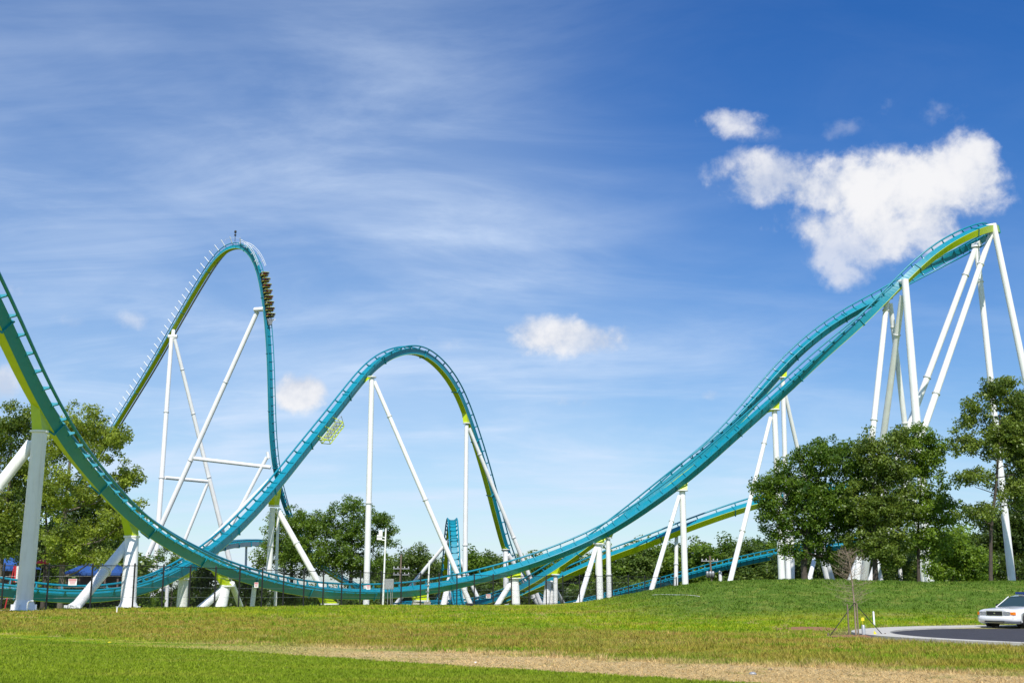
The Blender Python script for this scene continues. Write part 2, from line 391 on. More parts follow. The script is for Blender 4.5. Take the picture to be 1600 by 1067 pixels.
def tie_mesh():
    mb = MB()
    # U shaped plate from rail to rail, arms falling to the spine
    outer = [(-HW, .02)] + [(-HW + .12 + (HW - .30) * k / 4, -.05 - (abs(ST) - .17) * math.sin(k / 4 * math.pi / 2)) for k in range(5)]
    up_ = outer + [(-a, b_) for a, b_ in reversed(outer)]
    lo = [(SW * .9, ST - .01), (HW * .92, -.22), (HW + .02, -.10)]
    poly = [(a, b_) for a, b_ in up_] + [(HW + .04, -.08), (SW + .06, -.42), (SW + .03, -.60), (SW - .02, -.60), (SW - .03, ST - .03), (-SW + .03, ST - .03), (-SW + .02, -.60), (-SW - .03, -.60), (-SW - .06, -.42), (-HW - .04, -.08)]
    mb.prism(poly, -.055, .055)
    mb.box((0, 0, ST + .035), (.5, .22, .08))
    return mb
TIE = tie_mesh().mesh('tie', TEAL)
FLANGE = None
def flange_mesh():
    mb = MB(); o = .11
    for (a, b_, w, h) in ((0, ST + .05, 2 * SW + .24, .12), (0, SB - .06, 2 * SW + .24, .12), (-SW - .06, (ST + SB) / 2, .12, SB - ST), (SW + .06, (ST + SB) / 2, .12, SB - ST)):
        mb.box((a, 0, b_), (w, .10, abs(h)))
    return mb
FLANGE = flange_mesh().mesh('joint_flange', [TEAL])
def in_frame(p, m=20):
    if p[1] < 1: return False
    v = Vector(p) - Vector((0, 0, EYE)); f = v.y * CP + v.z * SP; w = -v.y * SP + v.z * CP
    x = CX + F * v.x / f; y = CY - F * w / f
    return -m < x < 1600 + m and -m < y < 1067 + m
def frame_m(fr, i):
    if isinstance(i, float):
        j = int(i); f = i - j; q = [a[j] * (1 - f) + a[j + 1] * f for a in fr]; p, t, u, s = [[v] for v in q]; i = 0
        t = [v / np.linalg.norm(v) for v in t]; u = [v / np.linalg.norm(v) for v in u]; s = [np.cross(t[0], u[0])]
    else: p, t, u, s = fr
    return Matrix(((s[i][0], t[i][0], u[i][0], p[i][0]), (s[i][1], t[i][1], u[i][1], p[i][1]), (s[i][2], t[i][2], u[i][2], p[i][2]), (0, 0, 0, 1)))
def track(ctrl, root, tie_gap=1.4, step=.6, flange_gap=11.0, label=None):
    fr = catmull(ctrl, step)
    mb = MB(); poly = [(-SW, ST), (SW, ST), (SW, SB + .05), (SW, SB), (-SW, SB), (-SW, SB + .05)]
    sweep(mb, fr, poly, [0, 0, 1, 1, 1, 0])
    for k in range(len(mb.m)): pass
    spine = mb.build('spine', [TEAL, LIME], root)
    if label: spine['label'] = label
    for sg in (-1, 1):
        mb = MB(); sweep(mb, fr, circ(sg * HW, 0, .115), [0] * 8, True); mb.build('rail', TEAL, root)
    st = max(1, round(tie_gap / step)); idx = [i for i in range(st, len(fr[0]) - 1, st)]
    vis = sorted([i for i in idx if in_frame(fr[0][i])], key=lambda i: float(np.linalg.norm(fr[0][i])))
    one = set(vis[:98])
    for i in vis[:98]: link('tie', TIE, root, M=frame_m(fr, i))
    rest = MB()
    for i in idx:
        if i in one: continue
        M = frame_m(fr, i); rest.add([M @ v.co for v in TIE.vertices], [tuple(q.vertices) for q in TIE.polygons])
    if rest.v: rest.build('tie', TEAL, root)['kind'] = 'stuff'
    k = flange_gap / step; j = k * .5
    while j < len(fr[0]) - 1:
        i = int(j)
        if in_frame(fr[0][i]): link('joint_flange', FLANGE, root, M=frame_m(fr, i))
        j += k
    return fr
def column(root, top, base, wpx, wbase=None, ground=True, joints=(.33, .66), name='column', footing=True, mat_=None):
    """tapering steel tube between two photo points (px,py,d); wpx is its width in photo pixels at the top"""
    a = P(*top); b_ = P(*base); r0 = wpx * top[2] / F / 2; r1 = (wbase or wpx) * base[2] / F / 2
    if ground:
        dirv = (b_ - a).normalized()
        for _ in range(8):
            g = gzf(b_.x, b_.y) - .05
            if abs(dirv.z) > .05: b_ = b_ + dirv * ((g - b_.z) / dirv.z)
    mb = MB(); mb.path([a.lerp(b_, k / 4) for k in range(5)], [r0 + (r1 - r0) * k / 4 for k in range(5)], n=18)
    o = mb.build(name, mat_ or WHITE, root, origin=tuple(b_))
    d = (b_ - a).normalized()
    for f in joints:
        c = a.lerp(b_, f); r = r0 + (r1 - r0) * f; m2 = MB(); m2.tube(c - d * .07, c + d * .07, r * 1.22 + .02, n=18); m2.tube(c - d * .012, c + d * .012, r * 1.24 + .025, n=18, mi=1)
        m2.build('flange', [WHITE, BOLT], o)
    if ground and footing and base[1] > 935:
        m2 = MB(); m2.path([b_ - d * .75, b_ - d * .02], [r1 * 1.02, r1 * 1.5], n=18)
        m2.tube(b_ + Vector((0, 0, -.05)), b_ + Vector((0, 0, .12)), r1 * 1.75, n=18)
        for k in range(8):
            q = Matrix.Rotation(k * math.pi / 4, 3, 'Z') @ Vector((1, 0, 0)); pl = b_ + q * r1 * 1.3
            m2.box(pl + Vector((0, 0, .27)), (r1 * .55, .06, .4), M=Matrix.Rotation(k * math.pi / 4, 3, 'Z'))
        m2.build('base_plate', [WHITE], o)
        gz0 = gzf(b_.x, b_.y); m3 = MB(); m3.box((b_.x, b_.y, gz0 - .12), (r1 * 4.6, r1 * 4.6, .36)); m3.build('concrete_pad', CONC, o)
    return a, b_, r0
def saddle(root, fr, top, w=.95, mat_=None):
    """lime bracket from the column head up to the nearest spine point"""
    a = P(*top); p, t, u, s = fr; d2 = ((p + u * SB - np.array(a)) ** 2).sum(1); i = int(d2.argmin())
    q = Vector(p[i] + u[i] * (SB + .02)); T = Vector(t[i]); S = Vector(s[i])
    mb = MB(); L = 1.15
    topc = [q + T * L + S * SW * .95, q - T * L + S * SW * .95, q - T * L - S * SW * .95, q + T * L - S * SW * .95]
    r = w * .5; h = Vector((T.x, T.y, 0)); h = h.normalized() if h.length > .2 else Vector((1, 0, 0)); g = h.cross(Vector((0, 0, 1)))
    if g.dot(S) < 0: g = -g
    bot = [a + h * r + g * r * .8, a - h * r + g * r * .8, a - h * r - g * r * .8, a + h * r - g * r * .8]
    mb.add(topc + bot, [(0, 1, 2, 3), (7, 6, 5, 4), (0, 4, 5, 1), (1, 5, 6, 2), (2, 6, 7, 3), (3, 7, 4, 0)])
    o = mb.build('saddle', mat_ or LIME, root)
    m2 = MB(); m2.tube(a + Vector((0, 0, -.08)), a + Vector((0, 0, .06)), r * 1.35, n=18); m2.build('cap_plate', WHITE, o)
def Z(x, y, z): return (x, y, z)

# --- A: big banked valley in front, climbing to the overbanked crest at the right, and coming back behind itself
A = [(-240, -150, 49.5, Z(.4, .8, .6)), (-170, 0, 53.5, Z(.4, .8, .6)), (-110, 150, 58.5, Z(.42, .85, .6)), (-60, 320, 64, Z(.45, .85, .6)), (-30, 385, 67, Z(.45, .85, .6)), (0, 441, 70, Z(.47, .8, .6)), (71, 595, 79, Z(.5, .62, .65)), (119, 676, 85, Z(.55, .35, .7)), (162, 730, 92, Z(.57, .05, .72)), (210, 784, 99, Z(.5, -.2, .75)),  # unseen lead-in above the frame added, lined up to shade the near column
     (260, 823, 106, Z(.42, -.35, .78)), (312, 853, 113, Z(.35, -.45, .78)), (380, 882, 122, Z(.25, -.5, .8)), (462, 904, 132, Z(.15, -0.83, .8)), (524, 912, 139, Z(.1, -0.87, .8)), (592, 914, 145, Z(0, -0.90, .8)),
     (660, 909, 149, Z(-.05, -0.90, .8)), (750, 891, 153, Z(-.1, -0.93, .8)), (806, 876, 155, Z(-.1, -0.93, .8)), (860, 857.5, 156, Z(-.15, -0.93, .8)), (934, 826, 157, Z(-.2, -0.90, .8)), (981, 797.5, 157, Z(-.25, -0.90, .8)),
     (1065, 737, 157, Z(-.3, -0.83, .85)), (1148, 663, 156, Z(-.3, -0.75, .85)), (1234, 585, 155, Z(-.3, -0.63, .9)), (1276, 544, 155, Z(-.3, -.3, .95)), (1325, 503, 155, Z(-.3, -.15, 1)), (1359, 471, 155, Z(-.3, .0, 1)),
     (1385, 445, 155, Z(-.3, .15, 1)), (1413, 419, 155, Z(-.3, .4, .9)), (1449, 389, 155, Z(-.25, .7, .75)), (1482, 370, 155.5, Z(-.2, .85, .55)), (1515, 356, 157, Z(-.3, .85, .35))]
A = upper(A, 5)
A2 = [(1540, 353, 160, Z(-.6, .65, .15)), (1549, 359, 165, Z(-.85, .1, -.1)), (1546, 366, 170, Z(-.7, -.6, -.35)), (1530, 375, 174, Z(-.3, -.9, -.45)), (1500, 391, 176, Z(0, -.95, -.45)), (1449, 417, 177, Z(0, -.95, -.25)), (1400, 443, 176, Z(0, -.9, .15))]
A3 = [(1364, 463, 175, Z(0, -.7, .7)), (1335, 476, 174, Z(0, -.6, .8)), (1296, 500, 173, Z(.1, -.5, .85)), (1262, 525, 172, Z(.1, -.45, .9)), (1225, 559, 171, Z(.2, -.35, .95)), (1189, 600, 170, Z(.2, -.25, 1)), (1157, 636, 169, Z(.2, -.1, 1)),
      (1110, 684, 168, Z(.2, 0, 1)), (1067, 717, 167.5, Z(.2, .05, 1)), (1034, 745, 167.5, Z(.2, .1, 1)), (986, 786, 168, Z(.2, .15, 1)), (930, 830, 169, Z(.1, .3, 1)), (872, 874, 171, Z(.1, .35, 1)), (840, 893, 173, Z(.1, .3, 1)), (800, 915, 177, Z(0, .1, 1)), (750, 930, 184, Z(0, -.2, 1)), (690, 936, 195, Z(0, -.3, 1)), (620, 938, 205, Z(0, -.3, 1))]
A = A + upper(A2, 3) + upper(A3, 3)
tA = empty('roller_coaster_track', (P(560, 925, 141)), 'teal track swooping through the big foreground valley up to the tall turnaround at right', 'roller coaster', 'roller coaster track runs')
frA = track(A, tA, tie_gap=1.9, step=.475)
# supports of A
H = 150
column(tA, (62, 676, 80), (37, 949, 80), 22.5, 25, joints=()); saddle(tA, frA, (62, 674, 80), .85)
column(tA, (50, 692, 80.3), (-150, 948, 77), 18, 18, joints=(.28, .7), name='brace')
column(tA, (206, 840, 100), (200, 948, 98), 21, 24, joints=()); saddle(tA, frA, (206, 838, 100), 1.0)
column(tA, (199, 850, 100.2), (118, 948, 94), 15, 16, joints=(.42,), name='brace')
column(tA, (352, 915, 118), (345, 948, 117), 16, 20, joints=()); column(tA, (352, 917, 118.3), (316, 948, 115), 10, 13, joints=(), name='brace'); column(tA, (362, 911, 118.3), (376, 948, 121), 9, 9, joints=(), name='brace'); saddle(tA, frA, (356, 915, 118), 1.1)
column(tA, (398, 912, 126), (394, 948, 126), 7, 8, joints=())
saddle(tA, frA, (515, 943, 138), 1.6); column(tA, (515, 944, 138), (515, 947, 138), 26, 26, joints=(), footing=False, mat_=CONC)
saddle(tA, frA, (658, 938, 149), 1.6); column(tA, (656, 940, 149), (654, 947, 149), 22, 24, joints=(), footing=False, mat_=CONC)
column(tA, (804, 905, 155.5), (806, 946, 155), 13, 14, joints=()); column(tA, (798, 910, 155.8), (777, 945, 151), 8, 9, joints=(), name='brace'); saddle(tA, frA, (804, 903, 155.5), 1.3)
column(tA, (935, 850, 157.5), (937, 942, 157), 10.5, 12, joints=()); column(tA, (931, 856, 157.2), (904, 944, 150), 7, 9, joints=(.45,), name='brace'); saddle(tA, frA, (935, 849, 157.5), 1.15)
column(tA, (1066, 768, 157.5), (1071, 920, 157), 9.3, 9.8, joints=()); column(tA, (1061, 775, 157), (1016, 928, 150), 6, 8, joints=(.25,), name='brace'); saddle(tA, frA, (1066, 766, 157.5), 1.15)
column(tA, (1210, 642, 156), (1222, 912, 156), 8.5, 11, joints=()); column(tA, (1204, 652, 156), (1139, 915, 149), 6, 8.5, joints=(.15, .63), name='brace'); saddle(tA, frA, (1210, 640, 156), 1.1)
column(tA, (1386, 468, 156), (1338, 912, 150), 8.5, 10, joints=(.04, .42)); column(tA, (1391, 474, 156.4), (1444, 912, 163), 7.5, 10, joints=(.08, .4))
saddle(tA, frA, (1388, 466, 156), .9, WHITE)
column(tA, (1414, 437, 152.5), (1453, 914, 151), 11, 15, joints=(.48,)); column(tA, (1410, 462, 153.3), (1349, 912, 170), 9, 12, joints=(.12, .5), name='brace')
column(tA, (1416, 440, 152.7), (1404, 441, 155), 8, 7, ground=False, joints=(), name='arm')
column(tA, (1524, 389, 173.5), (1328, 912, 170), 9, 11, joints=(.08, .38)); column(tA, (1526, 388, 173.5), (1583, 925, 172), 8.5, 12, joints=(.1, .41)); saddle(tA, frA, (1524, 386, 173.5), .9, WHITE)
column(tA, (1552, 350, 160), (1672, 920, 159), 9.5, 13, joints=(.45,)); column(tA, (1550, 362, 160.4), (1360, 912, 150), 8.5, 12, joints=(.10, .47))
column(tA, (1553, 352, 160), (1537, 355, 159.5), 7, 6, ground=False, joints=(), name='arm')
column(tA, (1223, 592, 171), (1232, 912, 171), 7, 9, joints=(.35,)); column(tA, (1225, 608, 171.2), (1294, 912, 178), 6, 8, joints=(), name='brace'); saddle(tA, frA, (1223, 590, 171), .9)
column(tA, (950, 842, 169), (952, 940, 169), 7, 8, joints=(.5,)); saddle(tA, frA, (950, 840, 169), .9)
column(tA, (868, 899, 171), (868, 945, 171), 6.5, 7, joints=()); saddle(tA, frA, (868, 897, 171), .9)
column(tA, (857, 908, 173.5), (853, 946, 173), 10, 12, joints=()); column(tA, (861, 909, 173.6), (882, 946, 178), 6, 7, joints=(), name='brace')

# --- B: camelback hill in the middle
B = [(-70, 892, 110, Z(0, -.4, .9)), (0, 902, 111, Z(0, -.4, .9)), (66, 912, 113, Z(0, -.4, .9)), (122, 916, 115, Z(0, -.4, .9)), (180, 912, 118, Z(0, -.4, .9)), (230, 901, 122, Z(0, -.4, .9)), (282, 875, 127, Z(0, -.4, .9)), (324, 848, 133, Z(0, -.35, .9)),
     (372, 806, 141, Z(0, -.3, .9)), (421, 753, 149, Z(0, -.3, .9)), (470, 692, 156, Z(0, -.3, .9)), (517, 634, 162, Z(0, -.3, .9)), (550, 592, 166, Z(0, -.25, .9)), (578, 560, 170, Z(0, -.2, 1)), (604, 542, 173, Z(0, -.15, 1)), (640, 533.5, 177, Z(0, -.05, 1)),
     (667, 540, 181, Z(.1, .35, 1)), (694, 563, 185, Z(.2, .35, 1)), (717, 594, 189, Z(.3, .35, 1)), (739, 646, 194, Z(.3, .35, 1)), (757, 700, 198, Z(.4, .35, 1)), (772, 751, 202, Z(.5, .35, 1)), (786, 805, 206, Z(.5, .35, 1)), (800, 855, 210, Z(.4, .1, 1)), (816, 893, 214, Z(.3, 0, 1)), (838, 922, 219, Z(.2, 0, 1)), (880, 938, 226, Z(0, 0, 1)), (940, 944, 236, Z(0, 0, 1))]
tB = empty('roller_coaster_track', P(572, 945, 166), 'teal camelback hill at the centre on tall white columns with a lime maintenance platform', 'roller coaster', 'roller coaster track runs')
frB = track(upper(B, 5), tB, tie_gap=2.4)
column(tB, (581, 592, 168), (572, 946, 168), 8, 10, joints=(.5,)); column(tB, (585, 596, 168.2), (736, 946, 168), 6.3, 8, joints=(.15, .5)); saddle(tB, frB, (581, 589, 168), .95)
column(tB, (729, 664, 192.5), (726, 946, 192), 6.3, 8, joints=(.6,)); column(tB, (733, 669, 192.6), (846, 946, 200), 5.5, 7, joints=(.13, .55)); saddle(tB, frB, (729, 661, 192.5), .9)
column(tB, (790, 860, 209), (791, 946, 209), 8, 9, joints=()); column(tB, (794, 866, 209), (842, 946, 213), 7, 8, joints=(.6,), name='brace'); saddle(tB, frB, (790, 858, 209), 1)
column(tB, (426, 793, 151), (417, 948, 151), 8.5, 10, joints=(.3, .6)); column(tB, (434, 797, 151.2), (518, 946, 150), 8.5, 10, joints=(.28,)); saddle(tB, frB, (428, 790, 151), 1.1)
column(tB, (435, 795, 155), (430, 948, 155), 4, 5, joints=(.4, .7))
column(tB, (287, 905, 128), (284, 948, 128), 15, 18, joints=()); saddle(tB, frB, (287, 904, 128), 1.1)
# lime maintenance platform hanging under the climb
i = int(((frB[0] - np.array(P(508, 668, 160))) ** 2).sum(1).argmin()); M = frame_m(frB, i)
pl = MB()
def bar(a, b_, r=.07, mi=0): pl.tube(M @ Vector(a), M @ Vector(b_), r, n=6, mi=mi)
for sx in (.75, 1.95):
    for zz in (-1.3, -1.9): bar((sx, -2.1, zz), (sx, 2.1, zz), .075)
for k in range(6):
    y = -2.1 + 4.2 * k / 5; bar((.75, y, -1.3), (1.95, y, -1.3), .07); bar((1.95, y, -1.3), (1.95, y, -.2), .04, 1); bar((.75, y, -1.3), (.75, y, -1.9), .05); bar((1.95, y, -1.3), (1.95, y, -1.9), .05); bar((.75, y, -1.9), (1.95, y, -1.9), .05)
bar((1.95, -2.1, -.2), (1.95, 2.1, -.2), .04, 1)
for k in range(26):
    y = -2.0 + 4.0 * k / 25; bar((.75, y, -1.24), (1.95, y, -1.24), .025, 1)
for k in range(3):
    y = -2.2 + 2.2 * k; bar((.4, y, -1.25), (.75, y, -1.3), .075); bar((.3, y, -.55), (1.95, y, -1.3), .06); bar((.48, y, -1.2), (.75, y, -1.9), .06)
pl.build('maintenance_platform', [LIME, GALV], tB)

# --- C: the lift hill and first drop, far left
DC = 280
Cc = [(60, 860, DC + 62, Z(0, .55, 1)), (120, 762, DC + 48, Z(0, .55, 1)), (192, 645, DC + 33, Z(0, .55, 1)), (238, 570, DC + 24, Z(0, .55, 1)), (276, 503, DC + 16, Z(0, .55, 1)), (314, 438, DC + 8, Z(0, .5, 1)), (342, 396, DC + 3, Z(0, .4, 1)), (359, 381, DC + 1, Z(0, .2, 1)), (374, 376.5, DC, Z(0, 0, 1)), (388, 382, DC, Z(.3, -.2, 1)), (400, 398, DC, Z(.6, -.45, .7)),
      (409, 425, DC, Z(1, -.75, .3)), (415, 458, DC, Z(1, -.9, .2)), (420, 500, DC, Z(1, -.95, .1)), (424, 560, DC, Z(1, -1, .1)), (426, 620, DC + .5, Z(1, -.95, .1)), (428, 670, DC + 2, Z(1, -.8, .2)), (433, 720, DC + 5, Z(1, -.6, .3)), (443, 765, DC + 10, Z(1, -.4, .5)), (458, 810, DC + 16, Z(.8, -.2, .7)), (480, 850, DC + 22, Z(.5, 0, .9)), (510, 885, DC + 30, Z(.3, 0, 1)), (560, 915, DC + 38, Z(0, 0, 1)), (620, 926, DC + 44, Z(0, 0, 1)), (680, 929, DC + 50, Z(0, 0, 1))]
tC = empty('roller_coaster_track', P(246, 925, DC), 'tallest teal hill at left with a white railed walkway and the train on its drop', 'roller coaster', 'roller coaster track runs')
frC = track(Cc, tC, tie_gap=2.1, step=.7, flange_gap=14)
def mem(top, base, w, wb=None, g=True, j=(), nm='column', dd=(0, 0)):
    column(tC, (top[0], top[1], DC + dd[0]), (base[0], base[1], DC + dd[1]), w * .92, (wb or w) * .9, ground=g, joints=j, name=nm)
mem((268, 528), (240, 925), 7, 9.5, j=(.28, .52, .8), dd=(14, 10)); mem((273, 530), (371, 925), 6, 9, j=(.11, .27, .5, .75), dd=(14, 28))
mem((263, 526), (277, 526), 7, 7, g=False, nm='head', dd=(14, 14)); mem((271, 516), (270, 530), 6, 7, g=False, nm='head', dd=(15, 14))
mem((402, 487), (205, 925), 8, 9, j=(.24, .5, .75), dd=(2, 4)); mem((398, 484), (412, 483), 8, 8, g=False, nm='arm', dd=(1.5, .5))
mem((258, 746), (324, 752), 6, g=False, nm='crossbar', dd=(12, 21)); mem((303, 716), (423, 730), 6.5, g=False, nm='crossbar', dd=(3, 3))
mem((324, 756), (278, 870), 5.5, 6, nm='brace', dd=(21, 21)); mem((417, 714), (345, 852), 6, 6, j=(.45,), nm='brace', dd=(3, 3)); mem((421, 750), (300, 872), 7, 8, j=(.4,), nm='brace', dd=(3, 3))
mem((418, 706), (420, 716), 5, g=False, nm='arm', dd=(3, 3))
# walkway with posts along the uphill side and over the crest
p, t, u, s = frC
top_i = int(p[:, 2].argmax()); i0 = 0
sub = tuple(a[i0:top_i + 6] for a in frC)
mb = MB(); sweep(mb, sub, [(-.98, -.02), (-1.38, -.02), (-1.38, -.10), (-.98, -.10)], [0] * 4); mb.build('walkway', GALV, tC)
mb = MB()
for i in range(i0, top_i + 5, 3):
    a = Vector(p[i]) + Vector(s[i]) * (HW + .1); b_ = a + Vector(u[i]) * 1.25 + Vector(s[i]) * 1.15
    mb.tube(a - Vector(u[i]) * .1, b_, .10, n=5)
mb.path([Vector(p[i]) + Vector(s[i]) * (HW + .95) + Vector(u[i]) * .95 for i in range(i0, top_i + 5)], .02, n=4); mb.build('handrail', WHITE2, tC)
mb = MB(); mb.path([Vector(p[i]) - Vector(s[i]) * 1.36 + Vector(u[i]) * 1.0 for i in range(i0, top_i + 6)], .025, n=4)
for i in range(i0, top_i + 5, 3): mb.tube(Vector(p[i]) - Vector(s[i]) * 1.36, Vector(p[i]) - Vector(s[i]) * 1.36 + Vector(u[i]) * 1.0, .03, n=5)
mb.build('handrail', WHITE2, tC)
mb = MB(); ii = list(range(top_i + 2, top_i + 14))
for sg in (-1, 1):
    for h in (.5, .9):
        mb.path([Vector(p[i]) + Vector(s[i]) * sg * 1.3 + Vector(u[i]) * h for i in ii], .055, n=5)
    for i in ii[::3]: mb.tube(Vector(p[i]) + Vector(s[i]) * sg * 1.3 - Vector(u[i]) * .1, Vector(p[i]) + Vector(s[i]) * sg * 1.3 + Vector(u[i]) * .9, .06, n=5)
mb.build('crest_platform', WHITE2, tC)
c = Vector(p[top_i]); mb = MB(); mb.tube(c + Vector((0, -1.9, 0)), c + Vector((0, -1.9, 2.2)), .07, n=6); mb.lathe([(0, 2.2), (.28, 2.25), (.3, 2.6), (.2, 2.85), (0, 2.9)], c + Vector((0, -1.9, 0)), 10); mb.lathe([(0, 1.5), (.25, 1.5), (.25, 1.9), (0, 1.95)], c + Vector((0, -1.9, 0)), 10)
mb.build('beacon', DARK, tC)

# --- D: small steep hill seen head on, E and F: low return runs at right
D = [(740, 955, 172, Z(0, -.4, .9)), (722, 951, 180, Z(0, -.8, .6)), (714, 938, 186, Z(0, -1, .4)), (712.5, 915, 189, Z(0, -1, .25)), (711.5, 885, 191, Z(0, -1, .15)), (710, 850, 193, Z(0, -1, .15)), (708.5, 825, 195, Z(0, -1, .4)), (707.5, 809, 198, Z(0, -.5, .9)), (706.5, 806, 201, Z(0, 0, 1)), (705, 811, 204, Z(0, .5, .8)), (702, 830, 208, Z(0, 1, .4)), (699, 870, 212, Z(0, 1, .3)), (694, 920, 217, Z(0, .8, .5)), (684, 940, 226, Z(0, .3, .9))]
tD = empty('roller_coaster_track', P(712, 940, 188), 'small steep teal track hill seen head on beside the middle white column', 'roller coaster', 'roller coaster track runs')
frD = track(D, tD, tie_gap=1.2)
column(tD, (702, 843, 204), (634, 925, 206), 5, 7, joints=()); column(tD, (716, 868, 196), (752, 945, 196), 5, 7, joints=()); column(tD, (703, 855, 207), (701, 945, 200), 5, 8, joints=())
column(tD, (702, 905, 195), (693, 946, 190), 8, 12, joints=())
E = [(770, 932, 182, Z(0, -.2, 1)), (800, 921, 180, Z(0, -.1, 1)), (840, 908, 178, Z(0, 1.15, 1)), (922, 873, 176, Z(0, 1.15, 1)), (956, 859, 175.5, Z(0, 1.15, 1)), (1009, 841, 175, Z(0, 1.15, 1)), (1044, 826, 175, Z(0, 1.15, 1)), (1100, 805, 175, Z(0, 1.15, 1)), (1164, 783, 176, Z(0, 1.15, 1)), (1205, 772, 178, Z(0, 1.15, 1)), (1250, 763, 181, Z(-.3, .7, .8)), (1300, 757, 186, Z(-.3, .8, .7)), (1360, 755, 193, Z(-.4, .8, .6))]
tE = empty('roller_coaster_track', P(1057, 925, 176), 'low teal track with broad lime underside sloping up behind the right columns into the trees', 'roller coaster', 'roller coaster track runs')
frE = track(upper(E, 3), tE, tie_gap=3.2)
column(tE, (1057, 834, 175.5), (1056, 922, 175), 5.5, 7, joints=(.4,)); saddle(tE, frE, (1057, 834, 175.5), .7); column(tE, (862, 913, 177.6), (861, 945, 177.5), 6, 8, joints=()); column(tE, (1276, 860, 184), (1262, 915, 175), 6, 8, joints=(.5,), name='brace'); column(tE, (1282, 845, 184), (1303, 915, 186), 8, 9, joints=(), )
column(tE, (1236, 800, 180), (1238, 915, 180), 7, 8.5, joints=()); saddle(tE, frE, (1236, 797, 180), .9)
column(tE, (1355, 800, 190), (1378, 915, 190), 6, 8, joints=()); column(tE, (1345, 860, 189), (1325, 915, 180), 7, 9, joints=())
column(tE, (1402, 830, 193), (1408, 915, 193), 5.5, 7, joints=())
Fc = [(700, 944, 262, Z(0, -.4, 1)), (800, 944, 250, Z(0, -.4, 1)), (870, 941, 240, Z(0, -.5, 1)), (956, 921, 228, Z(0, -.6, .9)), (1020, 904, 222, Z(0, -.65, .9)), (1100, 882, 215, Z(0, -.7, .9)), (1146, 871, 212, Z(0, -.7, .9)), (1211, 857, 208, Z(0, -.7, .9)), (1270, 848, 205, Z(0, -.7, .9)), (1340, 840, 204, Z(0, -.7, .9))]
tF = empty('roller_coaster_track', P(1125, 925, 214), 'lowest bright teal track close to the ground before the far trees at right', 'roller coaster', 'roller coaster track runs')
frF = track(upper(Fc, 4), tF)
column(tF, (1125, 884, 214), (1126, 915, 214), 5, 6, joints=()); column(tF, (988, 925, 226), (988, 940, 226), 6, 8, joints=())
G_ = [(60, 955, 190, Z(0, -.2, 1)), (140, 938, 186, Z(0, -.2, 1)), (215, 908, 186, Z(.0, .15, 1)), (262, 888, 190, Z(0, .3, 1)), (300, 868, 198, Z(0, .4, 1)), (340, 850, 212, Z(0, .3, 1)), (385, 843, 235, Z(0, 0, 1)), (420, 846, 262, Z(0, 0, 1)), (470, 862, 290, Z(0, 0, 1)), (530, 898, 310, Z(0, 0, 1)), (575, 922, 320, Z(0, 0, 1))]
tG = empty('roller_coaster_track', P(250, 925, 188), 'thin far teal track with lime edge behind the left valley, partly hidden by shrubs', 'roller coaster', 'roller coaster track runs')
frG = track(G_, tG, tie_gap=1.8)
column(tG, (262, 895, 190), (260, 946, 190), 5, 6, joints=()); column(tG, (385, 850, 235), (383, 925, 235), 3.5, 4, joints=())

# ------------------------------------------------------------------ train and riders on the first drop
def car_mesh():
    mb = MB()
    mb.box((0, 0, .30), (1.25, 1.15, .16)); mb.box((0, 0, .46), (2.2, .85, .10)); mb.box((0, -.1, .16), (1.5, .7, .12))
    return mb
def seat_mesh():
    mb = MB()
    mb.box((0, .02, .62), (.44, .48, .12)); mb.box((0, -.26, 1.0), (.44, .10, .85)); mb.box((0, .32, .55), (.46, .08, .30), 1); mb.box((0, -.34, 1.15), (.50, .08, .62), 1); mb.box((0, .30, .86), (.50, .12, .12), 1)
    return mb
def wheel_mesh():
    mb = MB()
    for y in (-.28, .28): mb.tube((-.07, y, .14), (.07, y, .14), .13, n=12)
    mb.box((0, 0, -.02), (.10, .8, .22)); mb.tube((-.07, 0, -.24), (.07, 0, -.24), .10, n=10)
    return mb
SEATY = mat('lime_yellow_shell', (.62, .62, .05), .35); CHAS = mat('charcoal_chassis', (.03, .03, .034), .4)
CAR = car_mesh().mesh('coaster_car', CHAS); SEAT = seat_mesh().mesh('seat', [DARK, SEATY]); WH = wheel_mesh().mesh('wheel_assembly', DARK)
